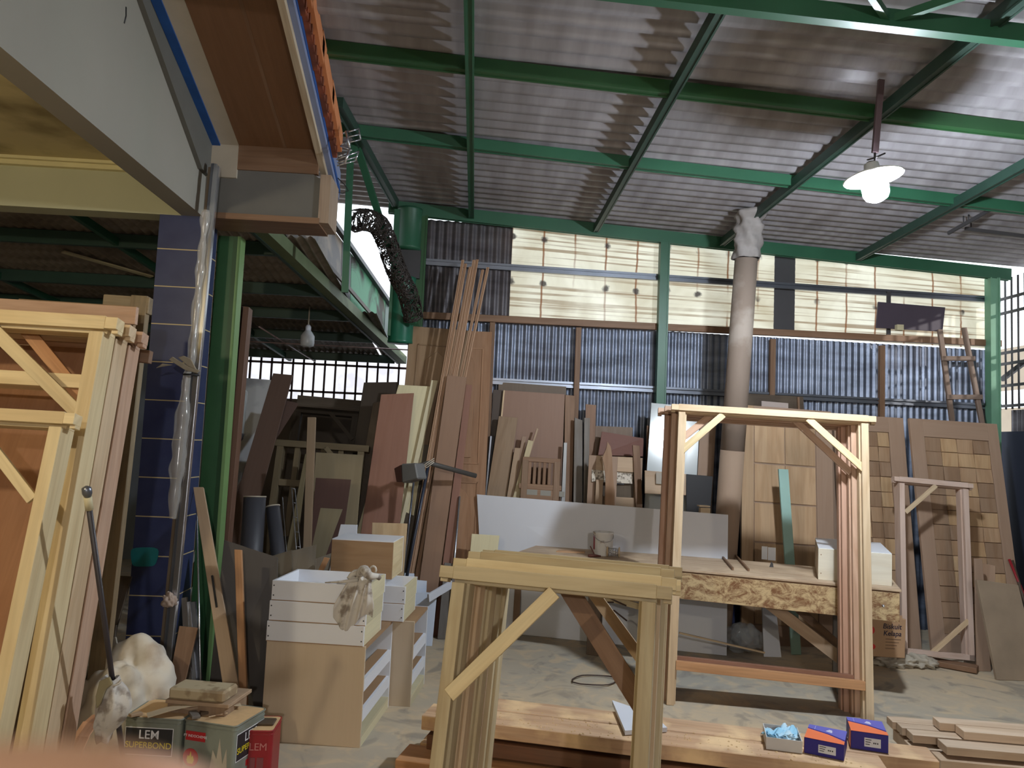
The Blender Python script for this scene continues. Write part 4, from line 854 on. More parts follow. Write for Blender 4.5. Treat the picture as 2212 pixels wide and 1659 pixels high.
# --- white melamine cabinet carcasses and drawers
def axes2(FL, FRt, lean=0):
    d = (FRt-FL); w_ = d.length; d.normalize(); s = V((-d.y, d.x, 0)); return basis(FL, d, s, V((0, 0, 1))), w_
cab_FL, cab_FR = W(562, 1600, Z=.0), W(777, 1616, Z=.0)
def cabinet(label, FL, FRt, dep_, hgt, n=2, mats=(CAB, WHT)):
    m, w_ = axes2(FL, FRt); t = thing('cabinet', label, 'cabinet', mtx=m); th = .018
    bm = NB(); box(bm, 0, w_, 0, th, 0, hgt, V((0, 0, 1))); obj('side_panel', bm, mats[0], t, True, .001, label='bare plywood side')
    bm = NB(); box(bm, 0, w_, dep_-th, dep_, 0, hgt); obj('side_panel', bm, mats[1], t, True, .001)
    bm = NB(); box(bm, 0, th, th, dep_-th, 0, hgt); obj('back_panel', bm, mats[1], t, True)
    bm = NB(); box(bm, th, w_, th, dep_-th, .05, .068); obj('bottom_panel', bm, CRM, t, True)
    bm = NB(); box(bm, w_-.09, w_, th, dep_-th, hgt-th, hgt); obj('top_rail', bm, EDG, t, True); bm = NB(); box(bm, th, .1, th, dep_-th, hgt-th, hgt); obj('top_rail', bm, EDG, t, True)
    for k in range(n):
        z = hgt*(.36+.30*k) if n == 2 else hgt*(.3+.3*k)
        bm = NB(); box(bm, w_-.022, w_-.004, th, dep_-th, z-.07, z); obj('front_rail', bm, mats[1], t, True)
        bm = NB(); box(bm, w_-.09, w_-.022, th, dep_-th, z-.018, z); obj('flat_rail', bm, EDG, t, True)
    bm = NB(); box(bm, w_-.02, w_, th, dep_-th, 0, .05); obj('plinth', bm, CRM, t, True)
    return t, m, w_
t, cm, cw = cabinet('bare cabinet carcass with open right side, carrying the three white drawers', cab_FL, cab_FR, .70, .56)
s = V((cm[0][1], cm[1][1], 0)); dd = V((cm[0][0], cm[1][0], 0))
cabinet('second cabinet carcass standing behind the first one', cab_FL+s*.72+dd*.14, cab_FR+s*.72+dd*.14, .50, .55)
def drawer(label, FL, FRt, dep_, z, hgt, front=WHT, sidem=CRM, group=None, btm=True, inner=WHT):
    m, w_ = axes2(V((FL.x, FL.y, z)), V((FRt.x, FRt.y, z))); t = thing('drawer', label, 'drawer', mtx=m, group=group); th = .016
    for x0, x1, y0, y1, nm, mt in ((0, w_, 0, th, 'front_panel', front), (0, w_, dep_-th, dep_, 'back_panel', inner), (0, th, th, dep_-th, 'side_panel', inner), (w_-th, w_, th, dep_-th, 'side_panel', sidem)):
        bm = NB(); box(bm, x0, x1, y0, y1, 0, hgt); obj(nm, bm, mt, t, True, .001)
    bm = NB(); box(bm, th, w_-th, th, dep_-th, .006, .012); obj('bottom_panel', bm, inner, t, True)
    for x in (.012, w_-.012):
        for zz in (.25, .75):
            bm = NB(); lathe(bm, [(0, 0), (.004, 0), (.004, .002), (0, .002)], 8, Matrix.Translation(V((x, -.001, hgt*zz))) @ Matrix.Rotation(math.pi/2, 4, 'X')); obj('screw_head', bm, INK, t, True)
    bm = NB(); box(bm, .002, w_-.002, -.001, th, -.0015, .003); obj('raw_edge', bm, EDG, t, True, label='raw brown board edge')
    return t
z0 = .562; hD = .112
for k, nm in enumerate(('lowest', 'middle', 'top')):
    FL = cab_FL+dd*(-.004+.004*k)+s*(-.005+.01*k); drawer(nm+' of the three stacked white drawers in front'+(', the grey rag hanging over it' if k == 2 else ''), FL, FL+dd*(.572-.0*k), .42, z0+k*(hD+.002), hD, group='white drawers stacked on the front cabinet')
for k, nm in enumerate(('lower', 'upper')):
    FL = cab_FL+dd*(.22+.003*k)+s*(.64+.01*k); drawer(nm+' of the two white drawers behind the front stack', FL, FL+dd*.44, .40, z0+k*(hD+.002)-.0, hD, group='white drawers on the rear cabinet')
FL = W(714, 1225, Y=5.45); FRb = W(846, 1241, Y=5.40)
m, w_ = axes2(V((FL.x, FL.y, z0+2*hD+.006)), V((FRb.x, FRb.y, z0+2*hD+.006))); t = thing('drawer_box', 'drawer box with brown front and white lining, on the rear drawers', 'drawer', mtx=m)
hgt = .25
bm = NB(); box(bm, 0, w_, 0, .016, 0, hgt); obj('front_panel', bm, wood('brown_face', srgb(166, 128, 84), .88), t, True)
bm = NB(); box(bm, 0, .012, .016, .34, 0, hgt); obj('side_panel', bm, WHT, t, True); bm = NB(); box(bm, w_-.014, w_, .016, .34, 0, hgt); obj('side_panel', bm, YEL, t, True, label='pale wood side')
bm = NB(); box(bm, 0, w_, .34, .355, 0, hgt); obj('back_panel', bm, WHT, t, True); bm = NB(); box(bm, 0, w_, .0, .35, hgt, hgt+.006); obj('white_lining', bm, WHT, t, True); bm = NB(); box(bm, .015, w_-.015, .016, .34, 0, .01); obj('bottom_panel', bm, WHT, t, True)
# small bits by the rear cabinet
p = cab_FR+s*.95+dd*.05
# rag over the top drawer
def rag(name, label, P, wd, hh, mat, par=None, seed=1, n=26):
    """cloth hanging from P (back, over an edge) and falling in folds; P is on the edge, dirs dd/s"""
    bm = NB(); rows = []
    for j in range(n+1):
        v = j/n; row = []
        for i in range(n+1):
            u = i/n-.5; f = .5+.65*min(1, v*1.4); fold = math.sin(u*15+seed+v*2)*.016*min(1, v*2.2)+.008*math.sin(u*31+v*7)
            if v < .25: q = P + dd*(u*wd*f) + s*(.06*(1-v/.25)) + V((0, 0, .02+.025*math.sin(v/.25*3.1)+fold*.5))
            else: q = P + dd*(u*wd*f+(v-.25)*-.03) + s*(-.012-.02*math.sin((v-.25)*4)-abs(fold)) + V((0, 0, .015-(v-.25)*hh*(1+.22*math.cos(u*6+seed))))
            row.append(bm.verts.new(q))
        rows.append(row)
    for j in range(n):
        for i in range(n): f = bm.faces.new((rows[j][i], rows[j][i+1], rows[j+1][i+1], rows[j+1][i])); f.smooth = True
    o = obj(name, bm, mat, par); m_ = o.modifiers.new('s', 'SOLIDIFY'); m_.thickness = .003; m2 = o.modifiers.new('d', 'SUBSURF'); m2.levels = 1; m2.render_levels = 1
    return o
rg = thing('rag', 'stained grey-white rag hanging over the top white drawer', 'rag', cab_FL+dd*.5+V((0, 0, .9)))
E1 = cab_FL+dd*.52+s*.02+V((0, 0, z0+3*hD+.004))
rag('hanging_cloth', '', E1, .20, .30, CLOTH, rg)
bm = NB(); pts = []
for k in range(14): a = k/13; pts.append(E1+dd*(-.07+.18*a)+s*(.01+.03*math.sin(a*7))+V((0, 0, .03+.05*math.sin(a*3.1)+.01*math.sin(a*15))))
tube(bm, pts, [.012+.016*math.sin(k/13*3.1) for k in range(14)], 10); obj('bunched_fold', bm, CLOTH, rg)
bm = NB(); c = E1+dd*.075+V((0, 0, .09)); tube(bm, [c+dd*(.018*math.cos(a))+V((0, 0, .022*math.sin(a))) for a in [k*math.pi/6 for k in range(-1, 8)]], .006, 8); obj('cloth_loop', bm, CLOTH, rg)
bm = NB(); c = E1+V((0, 0, .03)); tube(bm, [c-dd*.01, c-dd*.10-s*.015-V((0, 0, .015)), c-dd*.2-s*.012-V((0, 0, .025))], [.012, .009, .003], 8); obj('cloth_tail', bm, CLOTH, rg)

# --- workbench
zb = .82
bFR, bFL, bBL = W(1947, 1274, Z=zb), W(1396, 1222, Z=zb), W(1160, 1167, Z=zb)
d = (bFL-bFR).normalized(); L = 3.0; bFL = bFR+d*L; n_ = V((d.y, -d.x, 0)); n_ = n_ if n_.y > 0 else -n_
BM = basis(V((bFL.x, bFL.y, 0)), -d, n_, V((0, 0, 1))); bt = thing('workbench', 'long rough workbench with plywood top and stained chipboard front', 'workbench', mtx=BM)
BD = .86
bm = NB(); box(bm, 0, L, 0, BD, zb-.018, zb, V((1, 0, 0))); obj('bench_top', bm, wood('dusty_top', srgb(196, 166, 132), .82, dirt=.6, dirtc=srgb(216, 192, 162)), bt, True, .002)
bm = NB(); box(bm, .01, L-.01, .01, BD-.01, zb-.03, zb-.019, V((1, 0, 0))); obj('top_underlay', bm, BRN, bt, True)
bm = NB(); box(bm, .0, 1.15, .02, .045, zb-.20, zb-.03, V((1, 0, 0))); obj('apron', bm, BRN, bt, True, label='plain dark apron at the left half')
bm = NB(); box(bm, 1.15, L-.01, .005, .045, zb-.235, zb-.03, V((1, 0, 0))); obj('chipboard_front', bm, OSB, bt, True, .002, label='stained chipboard front panel')
bm = NB(); box(bm, L-.03, L-.005, .045, BD-.02, zb-.2, zb-.03); obj('side_apron', bm, BRN, bt, True)
bm = NB(); box(bm, .0, .03, .045, BD-.02, zb-.16, zb-.03); obj('side_apron', bm, BRN, bt, True)
for x, y in ((.62, .2), (L-.42, .06), (.62, BD-.16), (L-.42, BD-.16)):
    bm = NB(); box(bm, x, x+.11, y, y+.09, 0, zb-.03, V((0, 0, 1))); obj('leg', bm, GRW if x > 1 else wood('old_brown_leg', srgb(98, 78, 62), .7, dirt=.4), bt, True, .004)
bm = NB(); bar(bm, V((L-.36, .16, .22)), V((L-1.1, .16, zb-.1)), .09, .03, V((0, 0, 1))); obj('diagonal_brace', bm, TAN, bt, True)
bm = NB(); bar(bm, V((L-.37, .5, .25)), V((L-.95, .5, zb-.1)), .06, .03, V((0, 0, 1))); obj('diagonal_brace', bm, BRN, bt, True)
bm = NB(); bar(bm, V((.66, .24, .45)), V((1.05, .35, .5)), .05, .03, V((0, 0, 1))); bar(bm, V((.5, .3, .52)), V((1.1, .3, .42)), .05, .02, V((0, 0, 1))); obj('cross_rail', bm, OLV, bt, True)
bl = lambda x, y, z=zb: BM @ V((x, y, z))
def inb(px, py, z=zb):   # bench-local x,y of a picture point
    q = BM.inverted() @ W(px, py, Z=z); return q.x, q.y
# plastic-covered mess on the left leg
bm = NB(); c = bl(.68, .19, .66); 
for k in range(6):
    rnd = random.Random(k); q = c+V((rnd.uniform(-.09, .12), rnd.uniform(-.04, .0), rnd.uniform(-.3, .05))); tube(bm, [q, q+V((rnd.uniform(.05, .16), rnd.uniform(-.05, .02), rnd.uniform(-.08, .03))), q+V((rnd.uniform(.1, .2), -.02, rnd.uniform(-.1, -.02)))], .007, 6)
tag(obj('tangled_cable', bm, plain('brown_cable', srgb(72, 52, 42), .6)), 'tangled brown cables hung on the left workbench leg', 'cable')
bm = NB(); c = W(1285, 1470, Z=.01); pts = [c+V((.17*math.cos(a)*(1+.2*math.sin(2*a)), .13*math.sin(a), .003*math.sin(a*3)+.004)) for a in [k*.45 for k in range(26)]]; tube(bm, pts, .005, 6); tag(obj('coiled_cable', bm, plain('dark_cable', srgb(60, 44, 38), .6)), 'thin cable coiled on the floor at the left workbench leg', 'cable')
# drawer box lying on the bench, right end
x0, y0 = inb(1767, 1252); x1, _ = inb(1926, 1266); 
t = thing('plywood_box', 'long pale birch plywood box with white lid on the right end of the workbench', 'box', mtx=BM @ Matrix.Translation(V((x0, y0, zb+.001)))); wq = x1-x0; dq = .80; hq = .235
bm = NB(); box(bm, 0, wq, 0, .015, 0, hq, V((1, 0, 0))); obj('front_panel', bm, PLY, t, True, .001)
bm = NB(); box(bm, 0, .015, .015, dq, 0, hq); obj('side_panel', bm, wood('tan_side', srgb(196, 176, 150), .9), t, True, .001); bm = NB(); box(bm, wq-.015, wq, .015, dq, 0, hq); obj('side_panel', bm, PLY, t, True, .001)
bm = NB(); box(bm, 0, wq, .015, dq, hq, hq+.004); obj('lid', bm, WHT, t, True); bm = NB(); box(bm, 0.015, wq-.015, dq-.015, dq, 0, hq); obj('back_panel', bm, PLY, t, True)
for z in (.05, .19):
    bm = NB(); lathe(bm, [(0, 0), (.004, 0), (.004, .002), (0, .002)], 8, Matrix.Translation(V((.02, -.001, z))) @ Matrix.Rotation(math.pi/2, 4, 'X')); obj('screw_head', bm, EDG, t, True)
# folded white laminate pieces, blade, strips
bm = NB(); x, y = inb(1645, 1208); box(bm, x, x+.05, y, y+.012, zb, zb+.115); bm.transform(BM); tag(obj('laminate_piece', bm, WHT), 'small white laminate piece standing on the workbench, left of its twin', 'laminate')
bm = NB(); box(bm, x+.055, x+.12, y-.02, y-.008, zb, zb+.113); bm.transform(BM); tag(obj('laminate_piece', bm, WHT), 'small white laminate piece standing on the workbench, right of its twin', 'laminate')
x, y = inb(1665, 1225); bm = NB(); prism(bm, [(x-.012, zb), (x+.022, zb), (x+.018, zb+.028), (x+.004, zb+.048)], y, y+.003, V((0, 0, 1)), lambda p: V((p.x, p.z, p.y))); bm.transform(BM); tag(obj('saw_blade_tip', bm, DGR), 'dark fin of the saw blade standing out of the workbench top', 'blade')
for (a, b, nm) in (((1553, 1197), (1583, 1232), 'left'), ((1582, 1195), (1617, 1234), 'right')):
    p, q = W(*a, Z=zb), W(*b, Z=zb); bm = NB(); bar(bm, p+V((0, 0, .011)), q+V((0, 0, .011)), .02, .015, V((0, 0, 1))); tag(obj('thin_strip', bm, BRN), nm+' one of two thin wooden strips lying across the workbench', 'strip')
p, q = W(1583, 1230, Z=zb), W(1616, 1236, Z=zb)
bm = NB(); c = W(1232, 1193, Z=zb); pts = [c+V((-.13, -.03, 0)), c+V((.12, -.04, 0)), c+V((.14, .05, 0)), c+V((-.02, .07, 0)), c+V((-.10, .05, 0))]; extr(bm, pts, V((0, 0, .012))); tag(obj('card_offcut', bm, CRD), 'brown card offcut lying on the workbench left of the paint can', 'offcut')
# paint can
c = W(1302, 1199, Z=zb); pc = thing('paint_can', 'white spattered paint can with wire handle on the workbench', 'can', c); mt = Matrix.Translation(c)
r = .088; bm = NB(); lathe(bm, [(0, .001), (r*.94, .001), (r*.94, .008), (r, .19), (r+.004, .193), (r+.004, .202), (r-.004, .202), (r-.006, .02), (0, .02)], 28, mt); obj('can_body', bm, BUCK, pc)
bm = NB(); lathe(bm, [(0, .165), (r-.007, .165)], 24, mt); obj('paint_surface', bm, plain('dried_paint', srgb(120, 90, 66), .6), pc)
bm = NB(); lathe(bm, [(r*.972, .05), (r*1.003, .17)], 28, mt)
bmesh.ops.delete(bm, geom=[f for f in bm.faces if not (f.calc_center_median()-c).x < -.074], context='FACES'); obj('red_label', bm, RDP, pc, label='red label strip')
bm = NB(); tube(bm, [c+V((r*math.cos(a), -r*abs(math.sin(a))*1.15-.004, .18-.055*abs(math.sin(a)))) for a in [math.pi*k/14 for k in range(15)]], .003, 6); obj('wire_handle', bm, ALU, pc)
c = W(1322, 1203, Z=zb); sp = thing('wire_spool', 'small spool with wire mesh beside the paint can', 'spool', c+V((0, 0, .0)))
dx = V((1, -.25, 0)).normalized(); mt = basis(c+V((-.045, 0, .045)), V((0, 0, 1)), dx.cross(V((0, 0, 1))), dx)
for q in (0, .10): bm = NB(); lathe(bm, [(0, q), (.043, q), (.043, q+.01), (0, q+.01)], 20, mt); obj('flange', bm, PAL, sp)
bm = NB()
for k in range(10):
    a = k*.63; tube(bm, [mt @ V((.032*math.cos(a+.9*j/6), .032*math.sin(a+.9*j/6), .01+.09*j/6)) for j in range(7)], .0022, 4)
for j in range(5): tube(bm, [mt @ V((.032*math.cos(a), .032*math.sin(a), .02+.018*j)) for a in [k*.5236 for k in range(13)]], .0018, 4)
obj('wire_winding', bm, ALU, sp)
c = W(1283, 1204, Z=zb); bm = NB(); tube(bm, [c+V((-.05, 0, .012)), c+V((.0, .01, .014)), c+V((.06, .0, .012))], [.012, .014, .006], 8); tube(bm, [c+V((.0, 0, .03)), c+V((-.03, .03, .09))], .005, 6); tag(obj('paint_brush', bm, plain('brown_brush', srgb(96, 52, 44), .5)), 'small dark red brush lying before the paint can', 'brush')

# --- white board leaning behind the bench
board('white_sheet', 'long white panel leaning on its long edge behind the workbench', 'panel', (1030, 1068), (1573, 1112), (1570, 1404), (1044, 1342), (7.36, 6.74), (7.42, 6.85), .018, WHM)
board('plywood_offcut', 'small cream plywood offcut leaning at the left end of the long white panel', 'offcut', (1019, 1153), (1079, 1157), (1056, 1350), (1002, 1345), 7.1, 7.2, .015, CRM)
# under the bench
for k, (px, py, sc) in enumerate(((1590, 1385, .13), (1622, 1392, .12), (1608, 1365, .10))):
    c = W(px, 1408, Z=0) ; c.z = sc*.8 + (.1 if k == 2 else 0); bm = NB(); bmesh.ops.create_icosphere(bm, subdivisions=4, radius=sc)
    for v in bm.verts: v.co = v.co*(1+.45*noise.noise(v.co*14+V((k, 0, 0)))); v.co.z *= .85
    bmesh.ops.translate(bm, verts=bm.verts, vec=V((c.x, c.y, max(c.z, sc))))
    for f in bm.faces: f.smooth = True
    tag(obj('plastic_bag', bm, BAGP), ('crumpled clear plastic bag under the workbench, left one', 'crumpled clear plastic bag under the workbench, right one', 'crumpled clear plastic bag on top of the two others')[k], 'bag', 'plastic bags under the workbench')
board('white_offcut', 'narrow white board standing under the workbench beside the teal plank', 'board', (1645, 1270), (1672, 1272), (1687, 1410), (1650, 1408), 6.75, 6.95, .016, WHM)
board('teal_plank', 'narrow teal painted plank leaning on the panelled door', 'plank', (1682, 1013), (1703, 1014), (1731, 1411), (1710, 1409), 6.85, 7.05, .022, TEL)
q = [W(1468, 1370, Y=6.0), W(1640, 1409, Y=6.0)]; plank('thin_batten', 'thin pale batten lying slanted under the workbench', 'batten', W(1467, 1367, Y=6.35), W(1652, 1410, Y=6.4), .015, .015, PAL)

# ================================================================== RIGHT BACK: DOORS
GB = 'boards leaning at the back wall'
def carved_door(label, TL, TR, BR, BL, Yb, Yt, cols, rows, x0, x1, z0, z1, seed):
    q = bquad(TL, TR, BR, BL, Yb, Yt); O, ux, uy, uz, w_, h = frame_axes(q[0], q[1], q[3]); r = random.Random(seed)
    t = thing('carved_door', label, 'door', mtx=basis(O, ux, uy, uz)); T = .035
    a, b = x0*w_, x1*w_; c, e = z0*h, z1*h
    bm = NB(); box(bm, 0, a, 0, T, 0, h, V((0, 0, 1))); obj('stile', bm, MDF, t, True, .002)
    bm = NB(); box(bm, b, w_, 0, T, 0, h, V((0, 0, 1))); obj('stile', bm, MDF, t, True, .002)
    bm = NB(); box(bm, a, b, 0, T, e, h, V((1, 0, 0))); obj('top_rail', bm, MDF, t, True, .002)
    bm = NB(); box(bm, a, b, 0, T, 0, c, V((1, 0, 0))); obj('bottom_rail', bm, MDF, t, True, .002)
    bm = NB(); box(bm, a, b, .02, T, c, e); obj('backing', bm, BRN, t, True)
    bw, bh = (b-a)/cols, (e-c)/rows; mats = (wood('block_tan', srgb(180, 142, 102), .86), wood('block_brown', srgb(158, 124, 92), .86), wood('block_light', srgb(198, 158, 108), .86))
    for k in range(3):
        bm = NB()
        for i in range(cols):
            for j in range(rows):
                if (i*7+j*3+seed+(i*j) % 4) % 3 != k: continue
                X, Zz = a+i*bw, c+j*bh; o1 = .0 if (i+j) % 2 else .014; o2 = .012 if (i+j) % 2 else .002; g = .003
                hexa(bm, [V((X+g, o1, Zz+g)), V((X+bw-g, o1+.004, Zz+g)), V((X+bw-g, .03, Zz+g)), V((X+g, .03, Zz+g)), V((X+g, o2, Zz+bh-g)), V((X+bw-g, o2, Zz+bh-g)), V((X+bw-g, .03, Zz+bh-g)), V((X+g, .03, Zz+bh-g))], V((0, 0, 1)))
        obj('raised_blocks', bm, mats[k], t, True, .002)
    return t
carved_door('tall carved door with raised square blocks, right one, behind the small leaning frame', (1964, 903), (2154, 916), (2186, 1256), (1989, 1402), 6.95, 7.42, 4, 13, .15, .88, .09, .92, 1)
carved_door('carved door with raised square blocks, left one, behind the standing door frames', (1800, 894), (1951, 903), (1985, 1402), (1832, 1390), 7.12, 7.50, 4, 13, .12, .78, .06, .93, 2)
# panelled door in the middle of the standing frames
q = bquad((1603, 874), (1796, 889), (1801, 1380), (1606, 1360), 7.15, 7.45); O, ux, uy, uz, w_, h = frame_axes(q[0], q[1], q[3])
t = thing('panelled_door', 'tan veneered door with large square panels, seen through the standing door frames', 'door', mtx=basis(O, ux, uy, uz))
bm = NB(); box(bm, 0, w_, .012, .04, 0, h, V((0, 0, 1))); obj('door_leaf', bm, MDF, t, True)
bm = NB(); box(bm, 0, w_*.13, 0, .012, 0, h, V((0, 0, 1))); obj('stile', bm, DOR, t, True, .003); bm = NB(); box(bm, w_*.82, w_, 0, .012, 0, h, V((0, 0, 1))); obj('stile', bm, MDF, t, True, .003)
bm = NB(); box(bm, w_*.13, w_*.82, 0, .012, h*.92, h); obj('top_rail', bm, MDF, t, True, .003); bm = NB(); box(bm, w_*.13, w_*.82, 0, .012, 0, h*.08); obj('bottom_rail', bm, MDF, t, True, .003)
for i in range(2):
    for j in range(5):
        a, b = w_*(.14+.34*i), w_*(.14+.34*i+.33); c, e = h*(.085+.167*j), h*(.085+.167*j+.16)
        bm = NB(); box(bm, a, b, .002, .012, c, e, V((0, 0, 1))); obj('door_panel', bm, DOR, t, True, .002)
board('door_leaf', 'plain brown door leaf behind the panelled door, right beside it', 'door', (1792, 893), (1832, 897), (1840, 1380), (1800, 1378), 7.3, 7.56, .03, MDF)
board('navy_sheet', 'narrow dark blue panel between the stained post and the panelled door', 'panel', (1588, 905), (1606, 905), (1606, 1360), (1575, 1360), 7.42, 7.56, .02, plain('navy_panel', srgb(18, 26, 60), .5))
t = thing('wooden_crate', 'dark brown crate above the panelled door, against the zinc wall', 'crate', W(1670, 885, Y=7.6))
q = [W(1612, 850, Y=7.62), W(1735, 857, Y=7.62), W(1738, 900, Y=7.62), W(1612, 900, Y=7.62)]
bm = NB(); quad_thick(bm, q, .12); obj('crate_body', bm, DRK, t); bm = NB(); bar(bm, W(1724, 858, Y=7.6), W(1726, 900, Y=7.6), .02, .02, V((1, 0, 0))); obj('corner_post', bm, BRN, t)
board('light_offcut', 'small light board lying on the crate above the panelled door', 'offcut', (1645, 866), (1703, 871), (1703, 884), (1645, 879), 7.58, 7.58, .02, plain('greyish_board', srgb(176, 160, 152), .7), floor=False)
board('crate_support', 'brown sheet standing behind the panelled door under the crate', 'sheet', (1610, 886), (1742, 894), (1742, 1350), (1612, 1350), 7.5, 7.62, .02, MDF)
# glossy sheet and what stands by it
board('glossy_sheet', 'glossy white sheet mirroring the lamp, left of the standing door frames', 'sheet', (1407, 870), (1513, 880), (1506, 1020), (1397, 1016), (7.04, 7.0), (7.50, 7.46), .008, GLO)
board('brown_sheet', 'brown panel right of the glossy white sheet, behind the standing frame', 'panel', (1514, 884), (1548, 888), (1541, 1028), (1507, 1022), 7.3, 7.46, .015, MDF)
board('plywood_piece', 'tan plywood piece standing before the glossy sheet, over the long white panel', 'panel', (1393, 1016), (1482, 1024), (1482, 1070), (1393, 1066), 7.06, 7.08, .015, TAN, floor=False)
board('paper_sheet', 'grey paper sheet fixed on the tan plywood piece', 'paper', (1417, 1020), (1478, 1025), (1478, 1050), (1417, 1045), 7.05, 7.05, .002, plain('grey_paper', srgb(150, 142, 132), .8), floor=False)
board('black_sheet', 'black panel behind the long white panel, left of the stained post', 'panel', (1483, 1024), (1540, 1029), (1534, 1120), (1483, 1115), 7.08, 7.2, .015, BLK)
c = W(1524, 1102, Y=7.0); bm = NB(); box(bm, c.x-.045, c.x+.045, 7.0, 7.06, c.z-.05, c.z+.02); box(bm, c.x-.06, c.x+.04, 6.99, 7.07, c.z+.03, c.z+.04); tag(obj('small_tool_box', bm, PAL), 'tiny pale box on the edge behind the long white panel, near the stained post', 'box')
# carton
q = bquad((1890, 1334), (1957, 1338), (1954, 1424), (1888, 1418), 6.45, 6.45, False)
for p_ in q[2:]: p_.z = max(p_.z, .06)
O, ux, uy, uz, w_, h = frame_axes(q[0], q[1], q[3]); t = thing('carton', 'brown biscuit carton standing on rubble at the right end of the workbench', 'carton', mtx=basis(O-ux*.06, ux, uy, uz)); w_ += .06
bm = NB(); box(bm, 0, w_, 0, .14, 0, h); obj('carton_body', bm, CRD, t, True, .002)
bm = NB(); box(bm, w_*.62, w_*.9, -.001, .0, h-.02, h+.03); box(bm, w_*.05, w_*.3, .0, .004, h, h+.04); obj('flap', bm, CRD, t, True)
INB = plain('navy_ink', srgb(34, 30, 56), .6); REDI = plain('red_ink', srgb(206, 50, 48), .6); GRI = plain('grey_ink', srgb(120, 92, 74), .6)
text('Biskuit', t, FACE(w_*.64, -.002, h*.79), .060, INB, .12, bold=.0006); text('Kelapa', t, FACE(w_*.65, -.002, h*.61), .058, INB, .12, bold=.0006)
for k in range(4):
    bm = NB(); box(bm, w_*.48, w_*(.88-.05*k), -.0015, 0, h*(.46-.08*k-.004*(k == 0)), h*(.475-.08*k)); obj('printed_line', bm, GRI, t, True)
bm = NB(); prism(bm, [(w_*.08+.035*math.cos(a), h*.67+.035*math.sin(a)) for a in [k*.3 for k in range(21)]], -.0015, 0, V((0, 0, 1)), lambda p: V((p.x, p.z, p.y))); obj('red_disc', bm, REDI, t, True, label='red printed disc')
bm = NB(); prism(bm, [(w_*.10+.04*math.cos(a), h*.25+.025*math.sin(a)) for a in [k*.3 for k in range(21)]], -.0015, 0, V((0, 0, 1)), lambda p: V((p.x, p.z, p.y))); obj('red_disc', bm, REDI, t, True, label='red printed oval')
# foil dot and bent hook on the bench end
c = W(1908, 1309, Y=5.45); bm = NB(); bmesh.ops.create_icosphere(bm, subdivisions=2, radius=.011, matrix=Matrix.Translation(c)); tag(obj('foil_scrap', bm, ALU), 'tiny shiny foil scrap on the chipboard front, right end', 'foil')
# rubble
def lump(name, label, cat, c, rx, ry, rz, mat, seed=0, amp=.35, fr=9, group=None, sub=4):
    bm = NB(); bmesh.ops.create_icosphere(bm, subdivisions=sub, radius=1)
    for v in bm.verts:
        k = 1+amp*noise.noise(V((v.co.x*fr*.3, v.co.y*fr*.3, v.co.z*fr*.3))+V((seed*3.1, 0, 0)))+amp*.35*noise.noise(v.co*fr+V((0, seed, 0)))
        v.co = V((v.co.x*rx*k, v.co.y*ry*k, v.co.z*rz*k))
    mz = min(v.co.z for v in bm.verts); cut = mz*.45
    for v in bm.verts: v.co.z = max(v.co.z, cut)-cut
    for f in bm.faces: f.smooth = True
    bmesh.ops.translate(bm, verts=bm.verts, vec=V(c)); return tag(obj(name, bm, mat), label, cat, group)
for k, (px, py, rx, lab) in enumerate(((1915, 1436, .14, 'left one under the biscuit carton'), (1948, 1438, .15, 'middle one under the biscuit carton'), (1982, 1438, .13, 'right one beside the small leaning frame'))):
    p = W(px, py, Z=0); lump('rubble_heap', 'grey lump of mortar rubble, '+lab, 'rubble', (p.x, p.y, 0.0), rx, .12, .062, CON, k, .6, 9, 'mortar rubble on the floor')
a, b = W(2012, 1428, Z=.03), W(2112, 1446, Z=.03); bm = NB(); bar(bm, a, b, .14, .045, V((0, 1, 0))); tag(obj('wood_offcut', bm, BRN, bevel=.004), 'short thick brown board on the floor before the small leaning frame', 'offcut')
# slab pieces at the right
board('stone_slab', 'grey-brown slab leaning at the right edge, bottom of the carved door', 'slab', (2110, 1252), (2200, 1264), (2245, 1450), (2148, 1440), 6.25, 6.45, .03, STN)
board('brown_board', 'brown board standing between the small leaning frame and the grey slab', 'board', (2106, 1206), (2122, 1208), (2142, 1462), (2112, 1458), 6.5, 6.66, .02, MDF)
board('white_edge_board', 'tan board behind the grey slab, with a pale smear, at the right', 'board', (2112, 1215), (2150, 1222), (2150, 1400), (2116, 1400), 6.72, 6.84, .015, wood('smear', srgb(176, 140, 110), .9))
for a, b, r_, mt, lab in (((2180, 1208), (2202, 1262), .012, RDP, 'thin red stick leaning behind the grey slab at the right edge'), ((2186, 1210), (2222, 1330), .014, DRK, 'dark stick leaning at the right edge, beside the red one')):
    p = W(*a, Y=7.1); f_ = foot(a, b, 6.9); bm = NB(); tube(bm, [p, f_+V((0, 0, .01))], r_, 8); tag(obj('stick', bm, mt), lab, 'stick')
